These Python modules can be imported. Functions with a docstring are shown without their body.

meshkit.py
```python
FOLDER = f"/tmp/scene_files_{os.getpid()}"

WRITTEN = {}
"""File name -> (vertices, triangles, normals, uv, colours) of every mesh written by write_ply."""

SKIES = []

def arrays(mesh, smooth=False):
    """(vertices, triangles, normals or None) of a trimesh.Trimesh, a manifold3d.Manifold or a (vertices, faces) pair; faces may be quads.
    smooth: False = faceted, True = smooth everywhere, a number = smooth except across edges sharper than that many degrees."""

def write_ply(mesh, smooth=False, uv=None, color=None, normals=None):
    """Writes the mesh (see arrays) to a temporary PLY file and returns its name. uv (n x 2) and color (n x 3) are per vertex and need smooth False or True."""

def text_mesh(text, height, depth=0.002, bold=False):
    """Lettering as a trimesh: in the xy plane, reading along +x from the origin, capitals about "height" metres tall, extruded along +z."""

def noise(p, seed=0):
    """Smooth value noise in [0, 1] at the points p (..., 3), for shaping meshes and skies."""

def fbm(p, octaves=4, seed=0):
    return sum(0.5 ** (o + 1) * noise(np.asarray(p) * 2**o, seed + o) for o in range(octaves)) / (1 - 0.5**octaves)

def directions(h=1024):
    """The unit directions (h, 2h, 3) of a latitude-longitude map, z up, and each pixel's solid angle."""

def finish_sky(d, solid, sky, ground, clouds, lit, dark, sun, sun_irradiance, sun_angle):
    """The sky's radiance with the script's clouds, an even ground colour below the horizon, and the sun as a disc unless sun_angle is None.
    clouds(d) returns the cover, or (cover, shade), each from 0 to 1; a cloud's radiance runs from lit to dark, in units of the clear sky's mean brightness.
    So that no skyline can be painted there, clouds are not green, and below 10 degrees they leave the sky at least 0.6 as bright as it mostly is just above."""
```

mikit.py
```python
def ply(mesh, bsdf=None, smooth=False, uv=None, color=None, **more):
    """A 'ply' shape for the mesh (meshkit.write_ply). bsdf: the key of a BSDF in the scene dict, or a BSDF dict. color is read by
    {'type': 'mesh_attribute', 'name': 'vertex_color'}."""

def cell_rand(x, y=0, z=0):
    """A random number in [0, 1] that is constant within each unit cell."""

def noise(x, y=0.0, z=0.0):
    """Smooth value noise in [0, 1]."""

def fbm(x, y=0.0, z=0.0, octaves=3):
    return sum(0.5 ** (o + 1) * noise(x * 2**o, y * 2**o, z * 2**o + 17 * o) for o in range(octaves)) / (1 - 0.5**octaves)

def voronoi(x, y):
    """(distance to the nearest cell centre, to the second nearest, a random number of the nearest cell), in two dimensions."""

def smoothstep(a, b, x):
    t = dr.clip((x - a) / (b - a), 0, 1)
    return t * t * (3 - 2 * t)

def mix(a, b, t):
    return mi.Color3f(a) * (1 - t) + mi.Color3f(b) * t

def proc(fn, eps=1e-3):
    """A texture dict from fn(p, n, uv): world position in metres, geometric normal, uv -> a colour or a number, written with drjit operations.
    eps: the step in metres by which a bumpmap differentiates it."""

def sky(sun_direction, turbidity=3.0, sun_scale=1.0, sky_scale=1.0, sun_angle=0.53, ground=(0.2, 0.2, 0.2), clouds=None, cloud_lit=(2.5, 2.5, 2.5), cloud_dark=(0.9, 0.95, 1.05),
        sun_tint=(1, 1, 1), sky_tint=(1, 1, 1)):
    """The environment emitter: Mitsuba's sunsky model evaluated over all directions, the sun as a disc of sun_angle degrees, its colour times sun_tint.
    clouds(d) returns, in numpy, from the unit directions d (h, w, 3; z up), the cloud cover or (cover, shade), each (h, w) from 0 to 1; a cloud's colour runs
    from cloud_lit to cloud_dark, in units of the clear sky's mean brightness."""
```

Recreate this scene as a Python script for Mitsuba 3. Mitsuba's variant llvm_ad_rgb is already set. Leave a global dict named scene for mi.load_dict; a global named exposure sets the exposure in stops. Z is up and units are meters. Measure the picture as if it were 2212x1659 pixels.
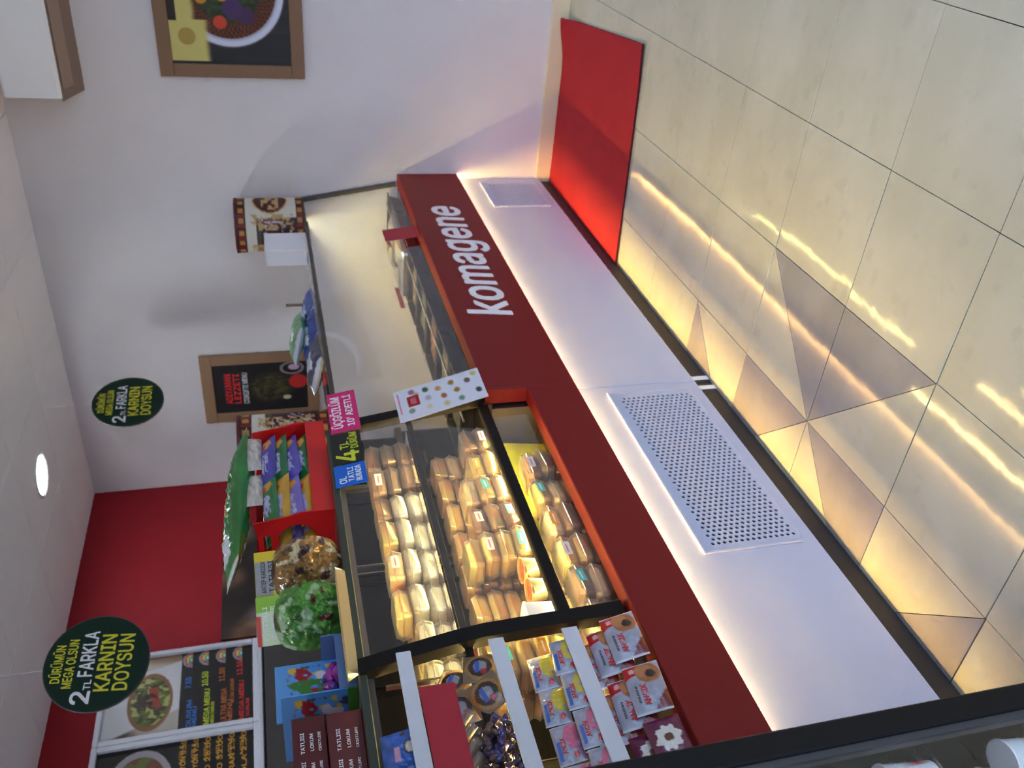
import math, random
import numpy as np, trimesh, mitsuba as mi, drjit as dr
import mikit, meshkit

T = mi.ScalarTransform4f
scene, labels = {}, {}
rng = np.random.default_rng(7)
random.seed(7)

# ------------------------------------------------------------------ camera, sky, light, exposure
exposure = 0.40
CAM = np.array([-4.5311, -1.7237, 1.556])
RIGHT = np.array([0.54650928, -0.83465160, -0.06844200])     # the phone was held sideways: the picture's up is the room's right
FWD = np.array([0.79887247, 0.54410825, -0.25641567])
scene['camera'] = {'type': 'thinlens', 'fov_axis': 'x', 'fov': 2 * math.degrees(math.atan(1106 / 1866.0)), 'aperture_radius': 0.0035,
                   'focus_distance': 2.1, 'near_clip': 0.02, 'far_clip': 200.0,
                   'to_world': T().look_at(origin=CAM.tolist(), target=(CAM + FWD).tolist(), up=RIGHT.tolist())}
SKY = (14.0, 18.0, 26.0)
scene['sky'] = mikit.sky([0.3, -0.5, 0.8], turbidity=4.0, sun_scale=0.0, sky_scale=1.0, clouds=lambda d: np.ones(d.shape[:2]),
                         cloud_lit=SKY, cloud_dark=SKY, ground=(0.3, 0.3, 0.3))
scene['sky']['sampling_weight'] = 4.0
LED = (175.0, 105.0, 27.0)            # warm strip under the red fascia
TUBE = (130.0, 90.0, 30.0)          # warm tubes in the glass cases
TUBE_A = (330.0, 255.0, 84.0)
SPOT = (75.0, 82.0, 92.0)          # round ceiling downlights

# ------------------------------------------------------------------ helpers
def lin(c):
    c = np.asarray(c, float) / 255.0
    return np.where(c <= 0.04045, c / 12.92, ((c + 0.055) / 1.055) ** 2.4)

def tup(c):
    return tuple(float(x) for x in lin(c))

def rgb(c):
    return {'type': 'rgb', 'value': [float(x) for x in lin(c)]}

def mat(name, c, rough=0.6, spec=0.5, metal=0.0, **kw):
    scene[name] = {'type': 'twosided', 'bsdf': {'type': 'principled', 'base_color': rgb(c) if not isinstance(c, dict) else c,
                   'roughness': rough, 'specular': spec, 'metallic': metal, **kw}}
    return name

def numbered(name):
    if name not in scene and name not in labels and not any(k.startswith(name + '__') for k in scene):
        return name
    i = 1
    while True:
        k = f'{name}_{i:03d}'
        if k not in scene and k not in labels and k not in USED:
            return k
        i += 1
USED = set()

def thing(name, label, cat, group=None):
    key = name
    i = 0
    while key in USED:
        i += 1
        key = f'{name}_{i:03d}'
    USED.add(key)
    labels[key] = {'label': label, 'category': cat}
    if group:
        labels[key]['group'] = group
    return key

def pkey(parent, name):
    base = parent + '__' + name
    key, i = base, 0
    while key in USED:
        i += 1
        key = f'{base}_{i:03d}'
    USED.add(key)
    return key

def shape(mesh, m, smooth=False, color=None):
    if color is not None:
        return mikit.ply(mesh, m, smooth=bool(smooth), color=color)
    return mikit.ply(mesh, m, smooth=smooth)

def put(key, s, tw=None, **more):
    d = dict(s)
    if tw is not None:
        d['to_world'] = tw
    d.update(more)
    scene[key] = d
    return key

def part(parent, name, mesh, m, tw=None, smooth=False, color=None, label=None, kind=None):
    key = pkey(parent, name)
    put(key, shape(mesh, m, smooth, color), tw)
    if label or kind:
        labels[key] = {}
        if label: labels[key]['label'] = label
        if kind: labels[key]['kind'] = kind
    return key

def struct(name, mesh, m, tw=None, smooth=False, label=None):
    USED.add(name)
    put(name, shape(mesh, m, smooth), tw)
    labels[name] = {'kind': 'structure'}
    if label: labels[name]['label'] = label
    return name

def box(x0, x1, y0, y1, z0, z1, b=0.0):
    if b <= 0:
        m = trimesh.creation.box((x1 - x0, y1 - y0, z1 - z0))
        m.apply_translation(((x0 + x1) / 2, (y0 + y1) / 2, (z0 + z1) / 2))
        return m
    b = min(b, (x1 - x0) * .45, (y1 - y0) * .45, (z1 - z0) * .45)
    pts = []
    for sx in (0, 1):
        for sy in (0, 1):
            for sz in (0, 1):
                c = [(x0, x1)[sx], (y0, y1)[sy], (z0, z1)[sz]]
                d = [b * (1 - 2 * sx), b * (1 - 2 * sy), b * (1 - 2 * sz)]
                for k in range(3):
                    p = [c[j] + (0 if j == k else d[j]) for j in range(3)]
                    pts.append(p)
    return trimesh.convex.convex_hull(np.array(pts))

def join(*ms):
    return trimesh.util.concatenate(list(ms))

def quad(p0, p1, p2, p3):
    return trimesh.Trimesh([p0, p1, p2, p3], [[0, 1, 2], [0, 2, 3]], process=False)

def cyl(p0, p1, r, n=16):
    return trimesh.creation.cylinder(r, segment=[p0, p1], sections=n)

def lathe(profile, n=32):
    return trimesh.creation.revolve(np.array(profile, float), sections=n)

def rring(w, d, r, n=4):
    pts = []
    for cx, cy, a in ((w/2 - r, d/2 - r, 0), (-w/2 + r, d/2 - r, 90), (-w/2 + r, -d/2 + r, 180), (w/2 - r, -d/2 + r, 270)):
        for k in range(n + 1):
            t = math.radians(a + 90 * k / n)
            pts.append((cx + r * math.cos(t), cy + r * math.sin(t)))
    return np.array(pts)

def loft(rings, cap0=True, cap1=True):
    """rings: list of (n x 2 outline, z)"""
    n = len(rings[0][0]); V, F = [], []
    for o, z in rings:
        V += [(p[0], p[1], z) for p in o]
    for k in range(len(rings) - 1):
        for i in range(n):
            a, b = k * n + i, k * n + (i + 1) % n
            F += [(a, b, b + n), (a, b + n, a + n)]
    if cap0:
        c = len(V); V.append((*np.mean(rings[0][0], 0), rings[0][1])); F += [(c, (i + 1) % n, i) for i in range(n)]
    if cap1:
        c = len(V); V.append((*np.mean(rings[-1][0], 0), rings[-1][1])); o = (len(rings) - 1) * n; F += [(c, o + i, o + (i + 1) % n) for i in range(n)]
    return trimesh.Trimesh(V, F, process=False)

def sheet(w, h, thick, fn, nu=40, nv=40, prof=None, wrinkle=0.0, seed=0, back=None, rnd=0.0):
    """A printed slab or pillow in the local frame x right, z up, front towards -y, centred. prof(u,v) in 0..1 scales the thickness; fn(u,v) -> sRGB."""
    u, v = np.meshgrid(np.linspace(0, 1, nu + 1), np.linspace(0, 1, nv + 1))
    uf, vf = u.ravel(), v.ravel()
    t = thick * (np.ones_like(uf) if prof is None else prof(uf, vf))
    x, z = (uf - .5) * w, (vf - .5) * h
    if rnd:
        a, b = 2 * uf - 1, 2 * vf - 1
        x, z = x * np.sqrt(1 - rnd * b * b / 2), z * np.sqrt(1 - rnd * a * a / 2)
    if wrinkle:
        q = np.stack([uf * 7 * w / .1, vf * 7 * h / .1, uf * 0 + seed], 1)
        t = t * (1 + wrinkle * (meshkit.fbm(q, 3, seed) - .5) * 2)
        x = x + wrinkle * .02 * w * (meshkit.noise(q * .7, seed + 5) - .5); z = z + wrinkle * .02 * h * (meshkit.noise(q * .7, seed + 9) - .5)
    A = np.stack([x, -t / 2, z], 1); B = np.stack([x, t / 2, z], 1)
    n = len(A); F = []
    idx = np.arange(n).reshape(nv + 1, nu + 1)
    a, b, c, d = idx[:-1, :-1].ravel(), idx[:-1, 1:].ravel(), idx[1:, 1:].ravel(), idx[1:, :-1].ravel()
    F = [np.stack([a, b, c], 1), np.stack([a, c, d], 1), np.stack([a + n, c + n, b + n], 1), np.stack([a + n, d + n, c + n], 1)]
    rim = np.concatenate([idx[0, :-1], idx[:-1, -1], idx[-1, :0:-1], idx[:0:-1, 0]])
    r2 = np.roll(rim, -1)
    F += [np.stack([rim, rim + n, r2 + n], 1), np.stack([rim, r2 + n, r2], 1)]
    m = trimesh.Trimesh(np.vstack([A, B]), np.vstack(F), process=False)
    cf = lin(np.clip(fn(uf, vf), 0, 255)); cb = cf if back is None else lin(np.broadcast_to(back, cf.shape))
    return m, np.vstack([cf, cb])

def pillow(p=4):
    return lambda u, v: np.clip((1 - np.abs(2 * u - 1) ** p) * (1 - np.abs(2 * v - 1) ** p), 0.02, 1)

def C(u, *c):
    return np.tile(np.array(c, float), (len(u), 1))

def paint(col, mask, c):
    m = np.clip(np.asarray(mask, float), 0, 1)[:, None]
    return col * (1 - m) + np.array(c, float) * m

def sm(a, b, x):
    t = np.clip((x - a) / (b - a), 0, 1)
    return t * t * (3 - 2 * t)

def disc(u, v, cx, cy, r, asp=1.0, soft=.08):
    d = np.sqrt(((u - cx) * asp) ** 2 + (v - cy) ** 2)
    return 1 - sm(r * (1 - soft), r * (1 + soft), d)

def rect(u, v, u0, u1, v0, v1):
    return ((u >= u0) & (u <= u1) & (v >= v0) & (v <= v1)).astype(float)

def fb(u, v, s, seed=0, o=3):
    return meshkit.fbm(np.stack([u * s, v * s, u * 0 + seed * 3.7], 1), o, seed)

TEXTS = {}
def text(parent, s, height, width, tw, x=0, z=0, m='ink_white', align='c', shear=0.0, depth=0.0006, label=None, name='lettering'):
    """Lettering in the local frame (x right, z up, out towards -y) of tw."""
    k = s
    if k not in TEXTS:
        TEXTS[k] = meshkit.text_mesh(s, 1.0, 0.01, bold=True)
    t = TEXTS[k].copy()
    lo, hi = t.bounds
    v = t.vertices
    sx = (width / (hi[0] - lo[0])) if width else height
    X = (v[:, 0] - lo[0]) * sx; w = (hi[0] - lo[0]) * sx
    X = X - {'c': w / 2, 'l': 0, 'r': w}[align]
    Z = v[:, 1] * height
    X = X + shear * Z
    nv = np.stack([X + x, -v[:, 2] / 0.01 * depth, Z + z], 1)
    t = trimesh.Trimesh(nv, t.faces, process=False)
    return part(parent, name, t, m, tw, label=label)

def at(x, y, z, rz=0, rx=0, ry=0):
    t = T().translate([x, y, z])
    if rz: t = t @ T().rotate([0, 0, 1], rz)
    if rx: t = t @ T().rotate([1, 0, 0], rx)
    if ry: t = t @ T().rotate([0, 1, 0], ry)
    return t

# ------------------------------------------------------------------ materials
def spots(p, s, seed=0.0):
    return mikit.fbm(p.x * s + seed, p.y * s, p.z * s)

mat('paint_white', mikit.proc(lambda p, n, uv: mikit.mix(tup((212, 208, 206)), tup((219, 215, 213)), spots(p, 3.0))), 0.75, 0.3)
mat('paint_red', mikit.proc(lambda p, n, uv: mikit.mix(tup((128, 15, 27)), tup((136, 18, 30)), spots(p, 2.5))), 0.7, 0.3)
mat('ceiling_board', mikit.proc(lambda p, n, uv: mikit.mix(tup((236, 232, 230)), tup((241, 237, 235)), spots(p, 6.0))), 0.8, 0.2)

def tile_fn(a, b, dirt):
    def f(p, n, uv):
        c = mikit.mix(tup(a), tup(b), mikit.smoothstep(.3, .7, mikit.fbm(p.x * 9, p.y * 5, 0.0, 4)))
        s = mikit.smoothstep(.66, .82, mikit.fbm(p.x * 21 + 5, p.y * 17, 2.0, 3))
        c = mikit.mix(c, tup(dirt), 0.16 * s)
        return c
    return f
mat('tile_beige', mikit.proc(tile_fn((205, 205, 188), (212, 212, 196), (170, 164, 150))), 0.07, 0.22)
mat('tile_gray', mikit.proc(tile_fn((160, 161, 166), (167, 168, 173), (144, 142, 144))), 0.07, 0.22)
mat('grout', mikit.proc(lambda p, n, uv: mikit.mix(tup((112, 106, 98)), tup((196, 192, 184)), mikit.smoothstep(.40, .62, mikit.fbm(p.x * 2.3, p.y * 2.3, 4.0, 2)))), 0.9, 0.1)
for t_ in ('tile_beige', 'tile_gray'):
    scene[t_] = {'type': 'twosided', 'bsdf': {'type': 'bumpmap', 'arbitrary': mikit.proc(lambda p, n, uv: mikit.noise(p.x * 14, p.y * 14, 1.0) + .25 * mikit.noise(p.x * 60, p.y * 60, 2.0), 2e-3), 'scale': 0.00022, 'bsdf': scene[t_]['bsdf']}}
mat('paving', (196, 194, 190), 0.9, 0.1)
mat('skirting', (222, 206, 172), 0.4)
mat('red_laminate', (114, 16, 21), 0.5, 0.3)
mat('panel_white', (178, 187, 210), 0.45, 0.3)
mat('kick_gray', (38, 41, 45), 0.6, 0.3)
mat('plastic_white', (228, 228, 228), 0.4)
mat('lip_white', (205, 208, 216), 0.35)
mat('black_metal', (16, 17, 19), 0.5, 0.2)
mat('black_matte', (15, 14, 14), 0.7, 0.2)
mat('dark_gray', (58, 58, 60), 0.5)
mat('steel', (190, 188, 182), 0.28, 0.5, 1.0)
mat('steel_dark', (60, 60, 60), 0.4, 0.4, 0.6)
mat('top_dark', (40, 46, 44), 0.3)
mat('rail_green', (44, 58, 52), 0.4)
mat('frame_brown', (124, 96, 70), 0.5)
mat('red_plastic', (190, 24, 24), 0.3)
mat('red_card', (164, 30, 48), 0.5)
mat('mat_red', mikit.proc(lambda p, n, uv: mikit.mix(tup((160, 30, 42)), tup((168, 34, 47)), spots(p, 12.0))), 0.75, 0.3)
mat('mat_edge', (60, 12, 20), 0.8, 0.2)
mat('card_white', (226, 226, 230), 0.6)
mat('beige_plastic', (206, 176, 116), 0.3)
mat('yellow_plastic', (236, 206, 30), 0.4)
mat('maroon_card', (78, 14, 19), 0.5)
mat('ink_white', (232, 232, 236), 0.5)
mat('ink_yellow', (214, 206, 40), 0.5)
mat('ink_lime', (196, 208, 40), 0.5)
mat('ink_red', (206, 40, 40), 0.5)
mat('ink_blue', (40, 110, 190), 0.5)
mat('ink_orange', (186, 96, 40), 0.5)
mat('ink_gold', (196, 140, 40), 0.5)
mat('ink_black', (24, 24, 24), 0.5)
mat('sign_green', (12, 44, 33), 0.6, 0.2)
mat('tag_pink', (206, 36, 110), 0.5)
mat('tag_blue', (10, 96, 200), 0.5)
mat('tag_black', (24, 26, 26), 0.5)
mat('ac_white', (236, 240, 240), 0.35)
mat('ac_base', (128, 112, 98), 0.6)
mat('ac_flap', (150, 130, 112), 0.5)
VC = {'type': 'mesh_attribute', 'name': 'vertex_color'}
mat('print_matte', VC, 0.55, 0.4)
mat('wrapper', VC, 0.22, 0.6)
mat('food', VC, 0.5, 0.4)
scene['pane_glass'] = {'type': 'thindielectric', 'int_ior': 1.5}
scene['clear_plastic'] = {'type': 'blendbsdf', 'weight': 0.14, 'a': {'type': 'thindielectric', 'int_ior': 1.45},
                          'b': {'type': 'twosided', 'bsdf': {'type': 'principled', 'base_color': rgb((226, 222, 210)), 'roughness': 0.15, 'specular': 0.9}}}
scene['frosted_pane'] = {'type': 'thindielectric', 'int_ior': 1.5}

def emit(c, weight=1.0):
    return {'type': 'area', 'sampling_weight': weight, 'radiance': {'type': 'rgb', 'value': list(c)}}

# ------------------------------------------------------------------ the room
XL, YF, YB, ZC = -7.0, -4.6, 1.955, 2.716
GR = 0.4
gx = lambda c: -c * GR - 2.29          # the tile grid's lines, column c
gy = lambda r: r * GR - 1.053          # row r

struct('floor', box(XL, 0.1, YF, YB + .1, -0.05, -0.007), 'grout', label='beige polished tile floor with grey triangular inlays')
tile_m = box(-GR/2 + .0012, GR/2 - .0012, -GR/2 + .0012, GR/2 - .0012, -0.012, 0, 0.0012)
tile_s = shape(tile_m, 'tile_beige')
def prism(pts, z0, z1):
    from shapely.geometry import Polygon
    pg = Polygon(pts).buffer(-0.0012, join_style=2)
    m = trimesh.creation.extrude_polygon(pg, z1 - z0, engine='earcut')
    m.apply_translation((0, 0, z0))
    return m
DARK = {(0, 1): [((0, 1), (1, 1), (1, 2))], (1, 1): [((1, 1), (2, 1), (1, 2))], (0, 2): [((0, 2), (1, 2), (0, 3))], (1, 2): [((1, 2), (2, 2), (2, 3))],
        (-1, 2): [((-1, 2), (-1, 3), (0, 3))], (2, 2): [((3, 2), (2, 3), (3, 3))]}
LIGHT = {(0, 1): ((0, 1), (0, 2), (1, 2)), (1, 1): ((2, 1), (2, 2), (1, 2)), (0, 2): ((1, 2), (1, 3), (0, 3)), (1, 2): ((1, 2), (1, 3), (2, 3)),
         (-1, 2): ((-1, 2), (0, 2), (0, 3)), (2, 2): ((2, 2), (3, 2), (2, 3))}
far_tiles = []
for c in range(-6, 12):
    for r in range(-9, 8):
        cx, cy = (gx(c) + gx(c + 1)) / 2, (gy(r) + gy(r + 1)) / 2
        if cx - GR/2 > 0.02 or cx + GR/2 < XL or cy - GR/2 > YB:
            continue
        tilt = T().translate([cx, cy, 0]) @ T().rotate([1, 0, 0], float(rng.normal(0, .16))) @ T().rotate([0, 1, 0], float(rng.normal(0, .16)))
        seen = -4.6 < cx < 0.1 and -2.0 < cy < 0.1
        if (c, r) in DARK:
            for tri in DARK[(c, r)]:
                pts = [(gx(a) - cx, gy(b) - cy) for a, b in tri]
                part('floor', 'tile', prism(pts, -0.012, 0), 'tile_gray', tilt)
            pts = [(gx(a) - cx, gy(b) - cy) for a, b in LIGHT[(c, r)]]
            part('floor', 'tile', prism(pts, -0.012, 0), 'tile_beige', tilt)
        elif seen:
            put(pkey('floor', 'tile'), tile_s, tilt)
        else:
            m = tile_m.copy(); m.apply_translation((cx, cy, 0)); far_tiles.append(m)
part('floor', 'far_tiles', join(*far_tiles), 'tile_beige', kind='stuff')

struct('ceiling', box(XL, 0.1, YF, YB + .1, ZC + .012, ZC + .06), 'black_matte', label='white panelled ceiling with faint seams')
CP = 0.585
cp_m = box(-CP/2 + .0018, CP/2 - .0018, -CP/2 + .0018, CP/2 - .0018, 0, .02, .003)
cp_s = shape(cp_m, 'ceiling_board')
far_panels = []
for i in range(12):
    for j in range(12):
        cx, cy = -CP * (i + .5), YB - CP * (j + .5)
        if i < 6 and j < 6:
            put(pkey('ceiling', 'ceiling_panel'), cp_s, at(cx, cy, ZC + rng.uniform(-.0006, .0006), 0, float(rng.normal(0, .03)), float(rng.normal(0, .03))))
        else:
            m = cp_m.copy(); m.apply_translation((cx, cy, ZC)); far_panels.append(m)
part('ceiling', 'far_panels', join(*far_panels), 'ceiling_board', kind='stuff')

struct('wall_right', box(0, 0.1, YF, YB + .1, 0, ZC + .03), 'paint_white', label='plain white side wall')
struct('wall_back', box(XL, 0.0, YB, YB + .1, 0, ZC + .03), 'paint_red', label='deep red wall behind the counter')
struct('wall_left', join(box(XL - .1, XL, -0.9, YB + .1, 0, ZC + .03), box(XL - .1, XL, YF, -4.3, 0, ZC + .03), box(XL - .1, XL, -4.3, -0.9, 2.5, ZC + .03)), 'paint_white', label='left wall with a wide shop window opening')
struct('wall_front', join(box(XL, 0, YF - .1, YF, 2.4, ZC + .03), box(XL, -6.4, YF - .1, YF, 0, 2.4), box(-2.7, 0, YF - .1, YF, 0, 2.4)), 'paint_white', label='shopfront wall around the wide opening')
struct('baseboard_right', box(-0.016, 0, YF, YB, 0, 0.092, .004), 'skirting', label='cream skirting board along the white wall')
struct('pavement', box(-20, 15, -30, YF - .1, -0.08, -0.02), 'paving', label='pavement outside the shop')

# round ceiling downlights
def downlight(x, y, label):
    k = thing('ceiling_downlight', label, 'ceiling light', None)
    prof = [(0.094, 0.0), (0.108, -0.001), (0.112, -0.006), (0.104, -0.009), (0.095, -0.004), (0.094, 0.0)]
    part(k, 'rim', lathe(prof, 40), 'plastic_white', at(x, y, ZC + .0005), smooth=40)
    d = trimesh.creation.cylinder(0.094, 0.004, sections=40)
    key = pkey(k, 'diffuser')
    put(key, shape(d, 'plastic_white'), at(x, y, ZC - 0.0025), emitter=emit(SPOT, 0.8))
downlight(-0.85, 1.12, 'glowing round ceiling downlight above the red wall corner')
downlight(-2.90, 1.12, 'round ceiling downlight farther along over the counter')
downlight(-4.90, 1.12, 'round ceiling downlight nearest the shop end of the counter')

# air conditioner on the white wall
k = thing('air_conditioner', 'white wall air conditioner high on the white wall', 'air conditioner')
acm = trimesh.convex.convex_hull(np.array([(x, y, z) for y in (-1.36, -0.503) for x, z in ((0, 2.362), (0, 2.66), (-.17, 2.67), (-.197, 2.655), (-.203, 2.44), (-.196, 2.425))]))
part(k, 'housing', acm, 'ac_white')
part(k, 'base', trimesh.convex.convex_hull(np.array([(x, y, z) for y in (-1.355, -0.489) for x, z in ((-.001, 2.3605), (-.001, 2.366), (-.194, 2.4235), (-.194, 2.429))])), 'ac_base')
part(k, 'air_flap', trimesh.convex.convex_hull(np.array([(x, y, z) for y in (-1.30, -0.54) for x, z in ((-.10, 2.386), (-.10, 2.394), (-.180, 2.417), (-.180, 2.409))])), 'ac_flap')

# ------------------------------------------------------------------ posters on the white wall
def poster(name, label, y_left, zt, w, h, fn, fw=.062):
    k = thing(name, label, 'framed poster')
    tw = at(-0.013, y_left - w / 2, zt - h / 2, -90)
    fr = join(box(-w/2, w/2, -.012, .012, h/2 - fw, h/2, .003), box(-w/2, w/2, -.012, .012, -h/2, -h/2 + fw, .003),
              box(-w/2, -w/2 + fw, -.012, .012, -h/2 + fw, h/2 - fw, .003), box(w/2 - fw, w/2, -.012, .012, -h/2 + fw, h/2 - fw, .003))
    part(k, 'frame', fr, 'frame_brown', tw)
    m, c = sheet(w - 2 * fw + .004, h - 2 * fw + .004, .008, fn, 150, 150)
    return part(k, 'picture', m, 'print_matte', tw, color=c), tw

def plate_fn(u, v):
    g = fb(u * 3, v * .5, 6, 1)
    col = C(u, 26, 30, 34) + (g * 22)[:, None]
    A = .475 / .545
    cx, cy, R = .70, .50, .46
    d = np.sqrt(((u - cx) * A) ** 2 + (v - cy) ** 2)
    ang = np.arctan2(v - cy, (u - cx) * A)
    col = paint(col, 1 - sm(R - .01, R + .01, d), (208, 212, 232))
    col = paint(col, 1 - sm(R - .055, R - .04, d), (176, 178, 198))
    inner = 1 - sm(R - .075, R - .06, d)
    ridges = .5 + .5 * np.sin(ang * 60) * np.sin(d * 95)
    meat = C(u, 92, 50, 32) * (0.55 + .65 * ridges)[:, None] * (.7 + .6 * fb(u, v, 40, 2))[:, None]
    col = col * (1 - inner[:, None]) + meat * inner[:, None]
    green = (1 - sm(R - .21, R - .17, d + .05 * (fb(u, v, 14, 3) - .5)))
    gcol = C(u, 44, 58, 34) * (.45 + 1.1 * fb(u, v, 30, 4))[:, None]
    col = col * (1 - green[:, None]) + gcol * green[:, None]
    for a, b, r, c in ((.46, .36, .07, (66, 44, 84)), (.53, .47, .085, (70, 48, 96)), (.66, .55, .06, (206, 138, 40)), (.40, .58, .055, (206, 70, 46)), (.62, .72, .05, (206, 138, 40)), (.78, .42, .06, (200, 64, 40)), (.80, .62, .07, (70, 90, 40))):
        col = paint(col, disc(u, v, a, b, r, A) * .95, c)
    lem = sm(.74, .80, v + .10 * (u < .42) - .04 * fb(u, v, 8, 9)) * (u > .03) * (d > .30)
    col = paint(col, lem, (202, 192, 112)); col = paint(col, disc(u, v, .26, .86, .07, A), (170, 146, 70)); col = paint(col, (v > .93) & (u > .4), (40, 36, 30))
    return col
poster('wall_poster', 'brown framed poster of a white plate ringed with minced kofte on the white wall', -0.565, 2.013, 0.60, 0.67, plate_fn)

def drink_fn(u, v):
    col = C(u, 14, 15, 17) + (fb(u, v, 8, 3) * 10)[:, None]
    pl = (1 - sm(.16, .30, np.sqrt(((u - .5) * .8) ** 2 + ((v - .40) * 1.0) ** 2)))
    gcol = C(u, 62, 60, 36) * (.2 + 1.2 * fb(u, v, 26, 6))[:, None]
    col = col * (1 - pl[:, None]) + gcol * pl[:, None]
    ring = disc(u, v, .86, .16, .13) - disc(u, v, .86, .16, .10)
    col = paint(col, np.clip(ring, 0, 1) * .8, (150, 140, 146)); col = paint(col, disc(u, v, .88, .14, .06), (176, 150, 168))
    col = paint(col, disc(u, v, .58, .10, .10, .7), (170, 40, 36)); col = paint(col, disc(u, v, .26, .23, .045), (170, 168, 130))
    return col
kp, twp = poster('wall_poster', 'brown framed black poster with red and white lettering, half hidden behind the snack bags', 1.480, 2.013, 0.472, 0.67, drink_fn, .066)
twt = twp @ T().translate([0, -.006, 0])
text(kp, 'ADIYAMAN', .036, .21, twt, 0.0, .170, 'ink_red')
text(kp, 'LEZZETI', .036, .21, twt, 0.0, .122, 'ink_red')
text(kp, 'CIGKOFTE MENU', .030, .22, twt, 0.0, .076, 'ink_white')

# ------------------------------------------------------------------ behind the counter
def lounge_fn(u, v):
    col = C(u, 30, 24, 22) * (.6 + .8 * fb(u * 2, v, 5, 4))[:, None]
    for i in range(16):
        a, b = (i * .377) % 1, (i * .219 + .1) % 1
        r = .07 + .05 * ((i * .61) % 1)
        sh = disc(u, v, a, b, r, 1.0, .5)
        base = np.array([(118, 84, 62), (138, 112, 98), (96, 62, 44), (150, 138, 136)][i % 4], float)
        col = col * (1 - .75 * sh[:, None]) + base * (.5 + .9 * fb(u, v, 22, i))[:, None] * .75 * sh[:, None]
    return col
k = thing('food_mural', 'dark photo panel of meat pieces on the red wall above the back counter', 'poster')
m, c = sheet(.87, 1.0, .012, lounge_fn, 110, 110)
part(k, 'panel', m, 'print_matte', at(-0.437 - .435, YB - .008, 1.452), color=c)

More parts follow.
